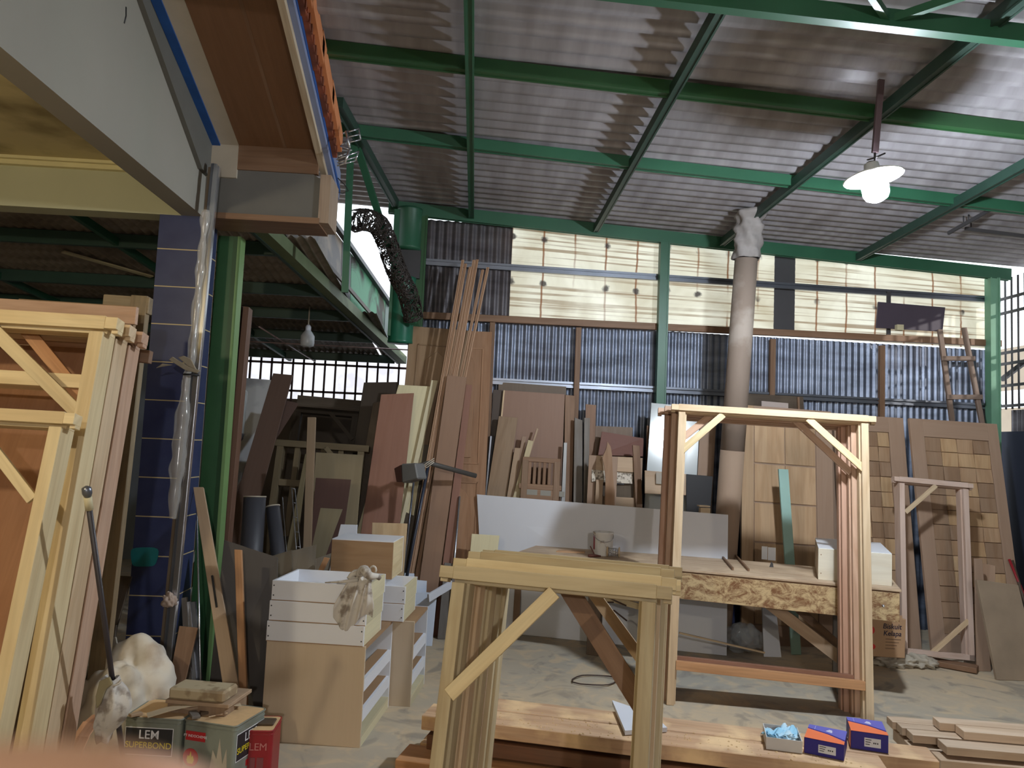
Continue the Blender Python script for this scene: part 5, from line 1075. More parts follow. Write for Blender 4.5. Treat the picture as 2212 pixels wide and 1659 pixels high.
# ladder
ld = thing('ladder', 'wooden ladder leaning on the zinc wall above the carved doors', 'ladder', foot((2030, 712), (2056, 905), 7.62))
LW = wood('ladder_wood', srgb(132, 108, 92), .8)
def rail(a, b, yb, yt): 
    bm = NB(); p, f_ = W(*a, Y=yt), foot(a, b, yb); bar(bm, p, f_, .05, .03, V((1, 0, 0))); obj('side_rail', bm, LW, ld, bevel=.002); return p, f_
r1 = rail((2030, 712), (2056, 905), 7.62, 7.86); r2 = rail((2082, 708), (2120, 908), 7.62, 7.86)
for y in (775, 858, 940, 1040, 1150, 1280):
    def at_(r, yy):
        lo, hi = 0, 1
        for _ in range(30):
            m_ = (lo+hi)/2; q_ = r[0].lerp(r[1], m_); P = M3.transposed() @ (q_-V((0, 0, EYE)))
            if 829.5 - P.y/-P.z*F < yy: lo = m_
            else: hi = m_
        return r[0].lerp(r[1], lo)
    a, b = at_(r1, y), at_(r2, y); e_ = (b-a).normalized()*.04; bm = NB(); bar(bm, a-e_+V((0, -.025, 0)), b+e_+V((0, -.025, 0)), .05, .02, V((0, 0, 1))); obj('rung', bm, LW, ld, bevel=.002)
# dark board on the rail
q = [PW(1898, 652, .14), PW(2042, 664, .14), PW(2036, 716, .14), PW(1893, 708, .14)]; bm = NB(); quad_thick(bm, q, .02); t = tag(obj('dark_board', bm, plain('dark_violet_board', srgb(66, 56, 68), .6)), 'dark board standing on the timber rail before the glowing sheets, left of the ladder', 'board')
c = PW(1942, 708, .18); bm = NB(); box(bm, c.x-.035, c.x+.035, c.y-.03, c.y+.02, c.z-.03, c.z+.03); tag(obj('tape_roll', bm, CRM), 'small cream block on the rail before the dark board', 'block')
c = PW(1926, 660, .12); bm = NB(); bar(bm, V((c.x, c.y+.06, 3.05)), V((c.x, c.y+.06, 3.56)), .04, .02, V((1, 0, 0))); tag(obj('short_strut', bm, DGR), 'short dark strut rising from the dark board to the upper girt', 'strut')

# ================================================================== MIDDLE BACK: BOARDS ON THE WALL (x 1060-1400)
B7 = lambda x, y: (1000+x*.217, 780+y*.217)
def mapY(px, Y):     # squeeze the rows between the long white panel and the wall
    yp = 7.47-(px-1030)/543*.57; return yp+(Y-7.05)*(7.70-yp)/.63
def b7(name, lab, cat, TL, TR, BR, BL, Yb, Yt, t, mat, group=GB, **k):
    px = (B7(*TL)[0]+B7(*TR)[0])/2; return board(name, lab, cat, B7(*TL), B7(*TR), B7(*BR), B7(*BL), mapY(px, Yb), mapY(px, Yt), min(t, .025), mat, group, **k)
b7('greyish_sheet', 'large grey-brown sheet against the zinc wall, behind the reddish sheet', 'sheet', (355, 208), (1028, 255), (1010, 1380), (300, 1330), 7.6, 7.68, .012, wood('greybrown_sheet', srgb(112, 94, 78), .93, ring=.3))
b7('dark_sheet', 'dark narrow sheet left of the large reddish-brown sheet', 'sheet', (300, 285), (400, 290), (330, 1300), (240, 1300), 7.54, 7.64, .012, wood('dark_sheet', srgb(84, 70, 62), .93, ring=.3))
b7('brown_sheet', 'large reddish-brown fibreboard sheet at the back wall, left of the timber stud', 'sheet', (408, 290), (1015, 330), (975, 1330), (350, 1300), 7.46, 7.60, .012, wood('redbrown', srgb(138, 104, 84), .94, ring=.2))
b7('batten', 'thin pale batten along the left edge of the reddish-brown sheet', 'batten', (402, 290), (418, 290), (385, 640), (368, 640), 7.43, 7.57, .02, PAL)
b7('wall_board', 'brown board by the timber stud, right of the reddish-brown sheet', 'board', (1018, 335), (1115, 345), (1085, 1370), (1005, 1360), 7.42, 7.60, .03, BRN)
b7('aluminium_strip', 'shiny aluminium strip standing before the brown board, upper part bright', 'strip', (1005, 810), (1038, 812), (1022, 1260), (985, 1255), 7.33, 7.44, .012, plain('worn_aluminium', srgb(150, 150, 150), .45, .6))
b7('plank', 'wide brown plank with pale top, left of the slatted crib side', 'plank', (358, 547), (546, 564), (440, 1300), (240, 1310), 7.22, 7.42, .03, wood('midplank', srgb(146, 118, 88), .85))
b7('plank', 'short brown plank leaning between the wide plank and the slatted crib side', 'plank', (515, 862), (572, 866), (520, 1270), (450, 1270), 7.2, 7.33, .025, TAN)
b7('plank', 'narrow brown plank rising behind the short brown plank, left of the slats', 'plank', (590, 746), (632, 752), (560, 1260), (500, 1260), 7.24, 7.38, .02, MDF)
b7('plank', 'narrow tan plank slanting across the slatted crib side', 'plank', (650, 785), (700, 797), (600, 1212), (535, 1216), 7.16, 7.27, .025, OLV)
b7('thin_stick', 'thin stick slanting above the slatted crib side', 'stick', (735, 665), (752, 677), (700, 810), (684, 800), 7.24, 7.4, .015, TAN)
b7('dark_gap', 'near-black board put in as the dark gap left of the wide brown plank', 'board', (262, 745), (315, 748), (250, 1300), (225, 1300), 7.42, 7.52, .015, plain('near_black', srgb(34, 32, 40), .6))  # near-black board stands in for the dark of the gap
b7('aluminium_strip', 'dull aluminium strip leaning left of the wide brown plank', 'strip', (270, 745), (290, 745), (248, 1200), (235, 1200), 7.38, 7.47, .01, GAL)
# slatted crib side
p0 = [W(*B7(595, 950), Y=mapY(1160, 7.22)), W(*B7(975, 975), Y=mapY(1160, 7.2)), W(*B7(985, 1375), Y=mapY(1160, 7.14)), W(*B7(560, 1350), Y=mapY(1160, 7.14))]
O, ux, uy, uz, w_, h = frame_axes(p0[0], p0[1], p0[3]); t = thing('crib_side', 'slatted wooden crib side with five upright slats behind the long white panel', 'crib side', mtx=basis(O, ux, uy, uz))
h2 = h+O.z; lo = -O.z/uz.z
bm = NB(); box(bm, 0, w_, 0, .03, h-.045, h, V((1, 0, 0))); obj('top_rail', bm, BRN, t, True, .003); bm = NB(); box(bm, -.02, w_+.02, 0, .03, .08, .13, V((1, 0, 0))); obj('middle_rail', bm, BRN, t, True, .003)
for k in range(6):
    x = .06+k*(w_-.13)/5; bm = NB(); box(bm, x, x+.03, .005, .025, .13, h-.045, V((0, 0, 1))); obj('slat', bm, BRN, t, True, .002)
for x in (0, w_-.06): bm = NB(); box(bm, x, x+.06, -.005, .035, lo, h-.03, V((0, 0, 1))); obj('side_post', bm, wood('sidepost', srgb(136, 104, 76), .85), t, True, .002)
for k in range(3): bm = NB(); box(bm, .06+k*.13, .16+k*.13, -.002, .02, .025, .075); obj('small_pane', bm, plain('old_glass', srgb(120, 116, 106), .4), t, True)
bm = NB(); box(bm, 0, w_, 0, .03, -.12, .08, V((1, 0, 0))); obj('lower_rail', bm, BRN, t, True)
b7('grey_timber', 'weathered grey timber at the back wall, left one of the pair', 'timber', (1112, 562), (1190, 590), (1190, 1385), (1100, 1380), 7.3, 7.48, .05, GRW)
b7('grey_timber', 'weathered grey timber at the back wall, right one of the pair, whitish top', 'timber', (1208, 565), (1265, 567), (1245, 1390), (1200, 1388), 7.3, 7.50, .045, GRW)
b7('brown_plank', 'brown plank behind the pair of grey timbers, taller than them', 'plank', (1225, 430), (1325, 440), (1290, 960), (1240, 960), 7.46, 7.6, .025, wood('tallbrown', srgb(140, 102, 74), .82))
b7('brown_sheet', 'grey-brown panel behind the slanting reddish sheet on the crate', 'panel', (1320, 645), (1690, 660), (1690, 960), (1310, 950), 7.5, 7.62, .012, wood('gb2', srgb(118, 96, 78), .9))
b7('reddish_sheet', 'slanting dark reddish sheet standing on the light brown crate', 'sheet', (1383, 700), (1800, 768), (1792, 950), (1345, 935), 7.38, 7.48, .01, wood('dark_red_sheet', srgb(110, 66, 52), .9, ring=.2), floor=False)
q = [W(*B7(1255, 935), Y=7.3), W(*B7(1790, 965), Y=7.25), foot(B7(1790, 965), B7(1740, 1440), 7.2), foot(B7(1255, 935), B7(1260, 1420), 7.25)]
O, ux, uy, uz, w_, h = frame_axes(q[0], q[1], q[3]); t = thing('open_crate', 'light brown wooden crate with openings, below the slanting reddish sheet', 'crate', mtx=basis(O, ux, uy, uz))
for x, ww in ((0, .07), (w_*.42, .06), (w_-.07, .07)): bm = NB(); box(bm, x, x+ww, 0, .03, 0, h, V((0, 0, 1))); obj('upright', bm, MDF, t, True, .002)
for z, hh in ((h-.14, .14), (h-.48, .10), (0, .1), (h*.35, .08)): bm = NB(); box(bm, .0, w_, .004, .028, z, z+hh, V((1, 0, 0))); obj('crate_slat', bm, TAN, t, True, .002)
bm = NB(); box(bm, .02, w_-.02, .05, .06, 0, h-.02); obj('back_panel', bm, DRK, t, True); bm = NB(); box(bm, w_*.45, w_*.68, .03, .04, h-.26, h-.17); obj('blue_paper', bm, plain('blue_grey_paper', srgb(110, 122, 140), .7), t, True)
b7('chipboard_piece', 'speckled pale chipboard piece leaning on the light brown crate', 'offcut', (1282, 1080), (1692, 1100), (1690, 1222), (1282, 1200), 7.18, 7.2, .015, SPK, floor=False)
pts = [(1440, 800), (1470, 850), (1484, 930), (1490, 1100), (1512, 1300), (1516, 1400), (1430, 1400), (1420, 1160), (1408, 1040), (1386, 965), (1410, 910), (1428, 870)]
q = [W(*B7(*p), Y=7.12) for p in pts]; low = min(p.z for p in q); bm = NB(); ff = W(*B7(1470, 1400), Y=7.12)
q2 = [p if p.z > low+.03 else V((p.x, p.y, .002)) for p in q]; extr(bm, q2, V((0, .02, 0))); tag(obj('curved_offcut', bm, wood('curved_tan', srgb(150, 114, 82), .85)), 'curved blade-shaped wooden offcut standing before the crate', 'offcut', GB)
b7('plank', 'grey-brown narrow plank standing at the right end of the crate, left of the glossy sheet', 'plank', (1690, 835), (1760, 842), (1788, 1440), (1720, 1436), 7.08, 7.2, .03, BRN)
b7('plank', 'thin brown board standing in front of the glossy sheet, at its left edge', 'plank', (1832, 640), (1868, 645), (1852, 1440), (1815, 1440), 7.32, 7.48, .02, BRN)
b7('plank', 'stubby brown board before the crate, left of the curved offcut', 'plank', (1325, 1180), (1398, 1182), (1388, 1365), (1318, 1362), 7.05, 7.1, .03, TAN)

# ================================================================== LEFT OF CENTRE: TALL DOORS, MOULDINGS, PLANKS
GT = 'tall doors at the left end of the back wall'
def tall_door(label, TL, TR, BR, BL, Yb, Yt, mat, seed):
    q = bquad(TL, TR, BR, BL, Yb, Yt); O, ux, uy, uz, w_, h = frame_axes(q[0], q[1], q[3]); t = thing('tall_door', label, 'door', mtx=basis(O, ux, uy, uz), group=GT)
    bm = NB(); box(bm, 0, w_, 0, .035, 0, h, V((0, 0, 1))); obj('door_leaf', bm, mat, t, True, .002)
    for m_, z0_, z1_ in ((.1, .54, .94), (.1, .06, .48)):
        a, b = w_*(m_+.06), w_*(.94-m_); c, e = h*z0_, h*z1_
        bm = NB()
        for (x0, z0q, x1, z1q) in ((a, c, b, c+.012), (a, e-.012, b, e), (a, c, a+.012, e), (b-.012, c, b, e)): box(bm, x0, x1, -.008, .0, z0q, z1q)
        obj('panel_moulding', bm, mat, t, True)
        bm = NB(); cc = h*.03
        prism(bm, [(a+.08, c+.06), (b-.08, c+.06), (b-.08, e-.16), ((a+b)/2+.05, e-.10), ((a+b)/2, e-.06), ((a+b)/2-.05, e-.10), (a+.08, e-.16)], -.008, 0, V((0, 0, 1)), lambda p: V((p.x, p.z, p.y))); obj('raised_panel', bm, mat, t, True, .004)
    return t
tall_door('tall panelled door at the far left of the back wall, behind the moulding bundle', (886, 704), (1012, 714), (975, 1100), (853, 1095), 7.22, 7.50, DOR2, 1)
tall_door('tall panelled door right of the moulding bundle, its right edge next to the zinc sheets', (960, 712), (1063, 717), (1031, 1066), (925, 1060), 7.36, 7.60, wood('door_veneer_orange', srgb(164, 118, 78), .84), 2)
GM = 'bundle of long mouldings leaning on the tall doors'
tops = [(1000, 562), (1006, 570), (1016, 577), (1024, 562), (1031, 561), (1043, 583), (1054, 578)]
bots = [(955, 820), (962, 820), (970, 820), (977, 820), (984, 820), (994, 820), (1003, 820)]
dms = ('leftmost, with a slim neighbour', 'second from the left, slim', 'third from the left, shorter', 'fourth from the left, tall', 'fifth from the left, tallest', 'sixth from the left, set apart and shorter', 'rightmost, the shorter slanting one')
for k in range(7):
    tp, bt_ = tops[k], bots[k]; p = W(*tp, Y=7.32+.016*k); f_ = foot(tp, bt_, 6.99+.022*k); bm = NB(); bar(bm, f_, p, .028, .016, V((1, 0, 0)))
    n1 = (p-f_).normalized(); bar(bm, f_+V((.006, -.012, 0)), p+V((.006, -.012, 0)), .012, .008, V((1, 0, 0)))
    tag(obj('wood_moulding', bm, wood('moulding_wood', srgb(176, 136, 102), .75), bevel=.001), 'long thin wooden moulding in the bundle, '+dms[k], 'moulding', GM)
    GP2 = 'planks standing beside the moulding bundle'
board('plank', 'long smooth brown plank standing in front of the mouldings', 'plank', (966, 810), (1008, 815), (945, 1278), (905, 1262), 6.95, 7.18, .022, wood('smooth_brown', srgb(146, 110, 84), .93, ring=.2), GP2)
board('plank', 'wide reddish-brown plank left of the cream board', 'plank', (823, 852), (894, 849), (864, 1129), (778, 1159), 6.93, 7.22, .018, RED, GP2)
board('cream_board', 'cream plywood board behind the wide reddish-brown plank', 'board', (861, 831), (933, 835), (911, 993), (815, 993), 7.05, 7.32, .015, CRM, GP2)
board('white_batten', 'narrow whitish batten on the right edge of the cream board', 'batten', (932, 821), (946, 822), (904, 996), (894, 994), 7.03, 7.29, .02, plain('whitish_wood', srgb(200, 190, 160), .7), GP2)
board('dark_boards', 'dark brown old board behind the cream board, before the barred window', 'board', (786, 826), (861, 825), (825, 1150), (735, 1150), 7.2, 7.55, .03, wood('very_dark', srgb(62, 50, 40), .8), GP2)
board('dark_plank', 'dark plank standing behind the wide reddish-brown plank', 'plank', (806, 870), (826, 866), (790, 1120), (762, 1120), 7.1, 7.36, .03, DRK, GP2)
board('brown_board', 'brown board behind the long smooth plank, at its right', 'board', (1007, 830), (1020, 832), (975, 1230), (955, 1225), 7.1, 7.40, .02, RED, GP2)
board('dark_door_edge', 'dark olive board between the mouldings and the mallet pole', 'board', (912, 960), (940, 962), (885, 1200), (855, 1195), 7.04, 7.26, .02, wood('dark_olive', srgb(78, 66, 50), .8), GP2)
# grey box-headed tool on a pole
t = thing('box_head_tool', 'grey box-shaped head tied to dark poles in front of the planks', 'tool', W(884, 1020, Y=7.00))
q = [W(872, 1004, Y=6.68), W(895, 1001, Y=6.68), W(902, 1028, Y=6.68), W(874, 1040, Y=6.68)]
bm = NB(); q = [W(866, 1002, Y=6.70), W(897, 1000, Y=6.62), W(903, 1034, Y=6.60), W(868, 1044, Y=6.68)]; quad_thick(bm, q, .14); obj('box_head', bm, plain('tool_grey', srgb(104, 104, 104), .45), t, bevel=.01)
bm = NB(); q = [W(851, 1012, Y=6.76), W(866, 1004, Y=6.73), W(868, 1042, Y=6.73), W(856, 1041, Y=6.76)]; quad_thick(bm, q, .10); obj('side_plate', bm, plain('maroon_plate', srgb(74, 46, 42), .5), t, bevel=.004)
bm = NB(); tube(bm, [W(898, 1008, Y=6.75), W(926, 1000, Y=6.80), W(1028, 1028, Y=6.98)], .022, 10); obj('dark_handle', bm, plain('dark_rod_grey', srgb(66, 62, 58), .6), t)
bm = NB(); a = W(926, 1000, Y=6.82); tube(bm, [a, foot((926, 1000), (880, 1240), 6.78)], .014, 8); obj('black_pole', bm, plain('blue_black', srgb(40, 46, 60), .35), t)
bm = NB(); 
for k in range(3): tube(bm, [W(905+3*k, 1014-4*k, Y=6.74), W(922, 1000+k*5, Y=6.74), W(938, 990+4*k, Y=6.76)], .004, 5)
obj('tie_string', bm, PWH, t)
bm = NB(); a = (993, 1072); tube(bm, [W(*a, Y=7.25), foot(a, (984, 1180), 7.0)], .010, 8); tag(obj('thin_rod', bm, ALU), 'thin pale rod leaning beside the long white panel, under the dark handle', 'rod')
bm = NB(); a = (897, 1010); tube(bm, [W(*a, Y=6.90), foot(a, (874, 1220), 6.8)], .009, 8); tag(obj('thin_rod', bm, GAL), 'thin grey rod beside the black pole', 'rod')

# ================================================================== LEFT BAY: DARK STORE
GL = 'things stored in the dark left bay'
board('door_post', 'dark red-brown door jamb standing right of the green column', 'jamb', (511, 659), (524, 661), (476, 1180), (461, 1175), 5.62, 5.82, .10, wood('dark_red_jamb', srgb(74, 42, 32), .8))
board('door_post', 'lighter brown door jamb standing right of the green column, beside the dark red one', 'jamb', (525, 661), (538, 663), (492, 1180), (477, 1180), 5.60, 5.80, .10, wood('mid_jamb', srgb(120, 84, 62), .8))
board('mottled_sheet', 'grey mottled sheet behind the brown board, under the barred window', 'sheet', (527, 816), (590, 821), (545, 960), (486, 960), 7.3, 7.9, .02, GSH)
t = thing('glass_tube', 'clear bottle-shaped tube with black tip hanging before the grey mottled sheet', 'tube', W(522, 900, Y=6.9))
bm = NB(); tube(bm, [W(525, 838, Y=6.9), W(526, 846, Y=6.9), W(522, 890, Y=6.9), W(518, 936, Y=6.9)], [.012, .034, .036, .034], 12); obj('tube_body', bm, plain('grey_glass', srgb(150, 152, 150), .15, var=.1), t)
bm = NB(); tube(bm, [W(518, 936, Y=6.9), W(516, 948, Y=6.9), W(515, 958, Y=6.9)], [.04, .036, .006], 12); obj('black_tip', bm, BLK, t)
board('brown_board', 'long brown board leaning across the barred window, left bay', 'board', (590, 806), (632, 810), (562, 1074), (510, 1072), 6.5, 7.3, .02, wood('bay_brown', srgb(104, 78, 64), .9, ring=.3), GL)
board('brown_board', 'second brown board behind the long one in the left bay, tilted right', 'board', (618, 866), (646, 872), (590, 960), (568, 965), 6.8, 7.5, .02, wood('bay_brown2', srgb(92, 68, 58), .9, ring=.3), GL)
board('blue_card', 'small blue sheet behind the door jambs in the left bay', 'sheet', (498, 1010), (513, 1011), (510, 1062), (495, 1062), 6.9, 6.95, .01, plain('blue_card', srgb(80, 116, 180), .5), GL, floor=False)
def dark_frame(label, TL, TR, BL, Yt, Yb, secs, mat, rails=(), ups=()):
    p, q_ = W(*TL, Y=Yt), W(*TR, Y=Yt); f_ = foot(TL, BL, Yb); O, ux, uy, uz, w_, h = frame_axes(p, q_, f_); t = thing('old_window', label, 'frame', mtx=basis(O, ux, uy, uz), group='old dark frames in the left bay')
    for x in (0, w_-secs): bm = NB(); box(bm, x, x+secs, 0, .1, 0, h-secs, V((0, 0, 1))); obj('jamb', bm, mat, t, True, .002)
    bm = NB(); box(bm, -.04, w_+.04, 0, .1, h-secs, h, V((1, 0, 0))); obj('head_rail', bm, mat, t, True, .002)
    for z in rails: bm = NB(); box(bm, secs, w_-secs, 0, .09, h-z-secs, h-z, V((1, 0, 0))); obj('cross_rail', bm, mat, t, True, .002)
    for x in ups: bm = NB(); box(bm, w_*x, w_*x+secs*.8, .02, .09, h*.5, h-secs, V((0, 0, 1))); obj('mullion', bm, mat, t, True, .002)
    bm = NB(); bar(bm, V((w_-.05, -.01, h-.35)), V((w_-.35, -.01, h-.05)), .04, .02, V((0, 0, 1))); obj('brace', bm, mat, t, True)
    return t
dark_frame('large old dark frame at the back of the left bay, below the barred window', (635, 872), (780, 884), (570, 1150), 8.6, 8.2, .09, wood('bay_dark', srgb(84, 72, 58), .8), (.55,), ())
dark_frame('old olive-brown frame with cross rails in the left bay', (600, 949), (788, 962), (575, 1150), 7.2, 6.9, .06, wood('bay_olive', srgb(112, 96, 66), .8), (.36,), (.2, .5, .7))
bm = NB(); c = W(645, 866, Y=8.4); e = W(782, 878, Y=8.4); bar(bm, c, e, .12, .14, V((0, 0, 1))); o = tag(obj('dusty_beam', bm, wood('dusty_dark', srgb(96, 82, 66), .7, dirt=.5)), 'dusty thick timber lying on the old dark frame below the barred window', 'timber', GL)
board('tan_batten', 'tan batten standing upright in the middle of the left bay', 'batten', (664, 901), (682, 901), (671, 1201), (654, 1200), 6.25, 6.5, .03, wood('tan_batten', srgb(136, 112, 84), .9, ring=.3), GL)
board('cream_sheet', 'olive cream sheet behind the tan batten, its lower part covered', 'sheet', (682, 977), (784, 983), (770, 1150), (670, 1150), 6.62, 6.95, .015, wood('bay_cream', srgb(134, 118, 86), .92, ring=.4), GL)
board('reddish_sheet', 'dark reddish sheet leaning low on the olive cream sheet in the left bay', 'sheet', (682, 1032), (758, 1036), (735, 1200), (668, 1195), 6.5, 6.72, .012, wood('bay_red', srgb(84, 54, 46), .92, ring=.3), GL)
board('small_board', 'small greenish board leaning before the dark reddish sheet', 'board', (692, 1097), (740, 1100), (712, 1175), (676, 1172), 6.3, 6.46, .012, wood('bay_small', srgb(126, 114, 84), .92, ring=.3), GL)
board('leaning_strip', 'thin olive board edge slanting left of the tan batten', 'board', (659, 980), (665, 982), (640, 1190), (620, 1180), 6.42, 6.7, .02, wood('bay_edge', srgb(110, 98, 66), .85), GL)
for (TL, TR, BL, BR, yb, yt, lab) in (((527, 1071), (574, 1074), (520, 1190), (566, 1200), 6.0, 6.1, 'dark grey tube with white rim standing in the left bay, left one'), ((574, 1095), (604, 1092), (580, 1200), (622, 1200), 5.95, 6.2, 'dark grey tube tilting against its taller neighbour in the left bay')):
    t = thing('paper_tube', lab, 'tube', foot(TL, BL, yb)); a, b = W(*TL, Y=yt), W(*TR, Y=yt); c, e = foot(TL, BL, yb), foot(TR, BR, yb); r_ = (b-a).length/2; top_, bot = (a+b)/2, (c+e)/2; bot.z = .03
    bm = NB(); tube(bm, [bot, top_], r_, 24, False); o = obj('tube_body', bm, plain('tube_grey', srgb(60, 60, 66), .5), t); m_ = o.modifiers.new('s', 'SOLIDIFY'); m_.thickness = .006
    bm = NB(); d_ = (top_-bot).normalized(); tube(bm, [top_-d_*.006, top_+d_*.004], r_+.003, 24, False); o = obj('white_rim', bm, PWH, t); m_ = o.modifiers.new('s', 'SOLIDIFY'); m_.thickness = .008
t = thing('wire_ladder', 'thin white wire rack strip leaning beside the tan batten', 'rack', foot((632, 1056), (644, 1190), 6.0))
a0, a1 = W(630, 1054, Y=6.2), foot((630, 1054), (640, 1190), 6.0); b0_, b1 = W(637, 1056, Y=6.2), foot((637, 1056), (649, 1190), 6.0)
for p, q_ in ((a0, a1), (b0_, b1)): bm = NB(); tube(bm, [p, q_+V((0, 0, .005))], .004, 5); obj('wire_rail', bm, ALU, t)
for k in range(12): bm = NB(); tube(bm, [a0.lerp(a1, k/12), b0_.lerp(b1, k/12)], .003, 5); obj('wire_rung', bm, ALU, t)
bm = NB(); a = (610, 1074); tube(bm, [W(*a, Y=6.25), foot(a, (618, 1180), 6.1)], .004, 5); tag(obj('thin_wire_rod', bm, ALU), 'single thin pale wire beside the tilted dark tube', 'wire')
board('dark_grey_sheet', 'large dark grey sheet leaning behind the narrow orange batten', 'sheet', (484, 1166), (600, 1204), (596, 1420), (450, 1500), 4.95, 5.25, .015, wood('grey_brown_dark', srgb(76, 68, 62), .93, ring=.3))
lump('black_sack', 'black crumpled bag on the floor of the left bay beside the dark tubes', 'bag', foot((505, 1080), (505, 1200), 6.3), .22, .2, .36, plain('black_bag', srgb(24, 24, 30), .5), 4, .35, 6)
for k, (px, py, w2, h2_, lab) in enumerate(((618, 1190, .16, .88, 'left one'), (640, 1186, .2, .92, 'middle one, propped'), (662, 1192, .17, .86, 'right one beside the drawer box'))):
    p = foot((px, py), (px-2, py+90), 5.95+.02*k); bm = NB(); u = V((math.cos(.5*k-.4), math.sin(.5*k-.4)*.3, 0)); tl = .08*(k-1)
    q = [p-u*w2/2, p+u*w2/2, p+u*w2/2+V((tl, .05, h2_)), p-u*w2/2+V((tl, .05, h2_*.94))]; n_ = V((0, .01, 0)); extr(bm, q, n_); tag(obj('cardboard_scrap', bm, wood('card_scrap', srgb(128, 116, 98), .9)), 'pale cardboard scrap leaning behind the white drawers, '+lab, 'scrap', 'cardboard scraps behind the drawers')
board('plywood_sheet', 'light plywood sheet standing behind the brown-fronted drawer box', 'sheet', (804, 1129), (880, 1131), (872, 1240), (800, 1240), 5.95, 6.02, .012, wood('light_ply', srgb(190, 160, 116), .88))
board('white_offcut', 'small white laminate piece standing left behind the drawer box', 'offcut', (736, 1133), (772, 1134), (770, 1165), (728, 1165), 6.0, 6.05, .015, WHM)
board('orange_offcut', 'orange wood offcut standing between the drawers and the scraps', 'offcut', (700, 1204), (712, 1206), (700, 1230), (688, 1230), 5.9, 5.95, .02, ORG)
# white stepped panels right of the cabinets
GW = 'white panels standing right of the cabinets'
for a, b, c, e, yb, lab in (((848, 1237), (895, 1239), (890, 1340), (845, 1338), 6.88, 'tallest, left one'), ((890, 1252), (922, 1255), (918, 1342), (886, 1340), 6.82, 'middle step'), ((876, 1277), (944, 1281), (938, 1346), (872, 1340), 6.76, 'lowest and widest step in front')):
    board('white_panel_piece', 'white laminate panel piece, '+lab+' of the stepped group', 'panel', a, b, c, e, yb, yb+.05, .016, plain('bluish_white', srgb(206, 216, 232), .4, var=.02), GW)
for k, (a, b, c, e, mt, lab) in enumerate((((960, 1215), (985, 1218), (972, 1345), (948, 1345), GRW, 'grey one'), ((985, 1225), (1000, 1228), (985, 1345), (968, 1345), MDF, 'brown one'), ((1000, 1240), (1008, 1242), (998, 1345), (986, 1345), PAL, 'pale narrow one'))):
    board('short_board', 'short board leaning between the long white panel and the smooth plank, '+lab, 'board', a, b, c, e, 7.0+.05*k, 7.15+.05*k, .015, mt, 'short boards left of the long white panel')
p = W(922, 1285, Y=6.5); plank('white_bar', 'white bar slanting out left of the front frames', 'bar', W(925, 1292, Y=6.6), W(975, 1262, Y=6.9), .07, .02, WHM)

# ================================================================== AT THE COLUMN: PROFILES, STICKS
t = thing('profile_bundle', 'bundle of silver aluminium profiles wrapped in clear film, leaning on the tiled column', 'profiles', foot((462, 350), (352, 1500), 4.75))
for k, (dx, mt) in enumerate(((-11, wood('dull_strip', srgb(120, 104, 84), .8)), (-3, GAL), (4, ALU), (9, ALU))):
    a = (464+dx*.8, 352+abs(dx)); p = W(*a, Y=5.0-.01*k); f_ = foot(a, (352+dx, 1500), 4.78-.01*k); bm = NB(); bar(bm, f_, p, .022, .03, V((1, 0, 0))); bar(bm, f_+V((.004, -.018, 0)), p+V((.004, -.018, 0)), .006, .006, V((1, 0, 0))); obj('profile', bm, mt, t)
def onl(y, dx=0): return W(464+(y-350)*(-112/1150)+dx, y, Y=4.93-.16*(y-350)/1150)
bm = NB(); rows = []; n = 14; M_ = 70
for i in range(M_+1):
    y = 455+(1120-455)*i/M_; c = onl(y, -9 if y < 800 else -15); r_ = .024+.014*noise.noise(V((i*.25, 0, 0))) + (.022*math.sin(min(1, max(0, (y-830)/290))*3.14))
    rows.append([bm.verts.new(c+V((math.cos(a)*r_*(1+.35*noise.noise(V((a*1.5, i*.35, 2)))), math.sin(a)*r_*1.1, 0))) for a in [2*math.pi*k/n for k in range(n)]])
for i in range(M_):
    for k in range(n): f = bm.faces.new((rows[i][k], rows[i][(k+1) % n], rows[i+1][(k+1) % n], rows[i+1][k])); f.smooth = True
obj('film_wrapping', bm, FILM, t, label='crinkled clear film')
bm = NB(); c = onl(810, -6); tube(bm, [c+V((.045*math.cos(a), .04*math.sin(a), 0)) for a in [k*.5 for k in range(14)]], .006, 6); obj('tie_band', bm, BLK, t)
t2 = thing('cloth_scrap', 'dusty cloth scrap tied to the wrapped profiles on the column', 'cloth', onl(800, -20)); 
for (pts, nm) in ((((432, 800), (408, 792), (372, 770), (364, 777), (400, 800), (425, 806)), 'cloth_end'), (((425, 800), (412, 775), (396, 768), (384, 772), (405, 790)), 'cloth_end'), (((372, 788), (350, 785), (336, 795), (350, 792)), 'cloth_end')):
    bm = NB(); q = [W(*p, Y=4.80) for p in pts]; extr(bm, q, V((0, .012, 0))); o = obj(nm, bm, plain('dusty_cloth', srgb(150, 140, 122), .9, var=.3, scale=20), t2, bevel=.003)
lump('knotted_tape', 'lump of crumpled tape tied round the profiles near the sacks', 'tape', onl(1300, 0)+V((0, -.045, -.02)), .038, .03, .05, plain('pinkish_tape', srgb(176, 156, 142), .6), 3, .5, 8)
GX_ = 'sticks and boards leaning at the tiled column'
board('slotted_board', 'pale board with long slots leaning right of the green column', 'board', (417, 1052), (439, 1052), (497, 1380), (466, 1380), 4.45, 5.15, .022, wood('slot_board', srgb(176, 146, 112), .9, ring=.3))
bm = NB(); a, b = W(458, 1243, Y=4.77), W(468, 1312, Y=4.68); bar(bm, a, b, .012, .004, V((1, 0, 0))); o = tag(obj('dark_slot', bm, BLK), 'thin black strip standing in for the dark slot of the pale board', 'strip')  # black strip paints the darkness inside the slot
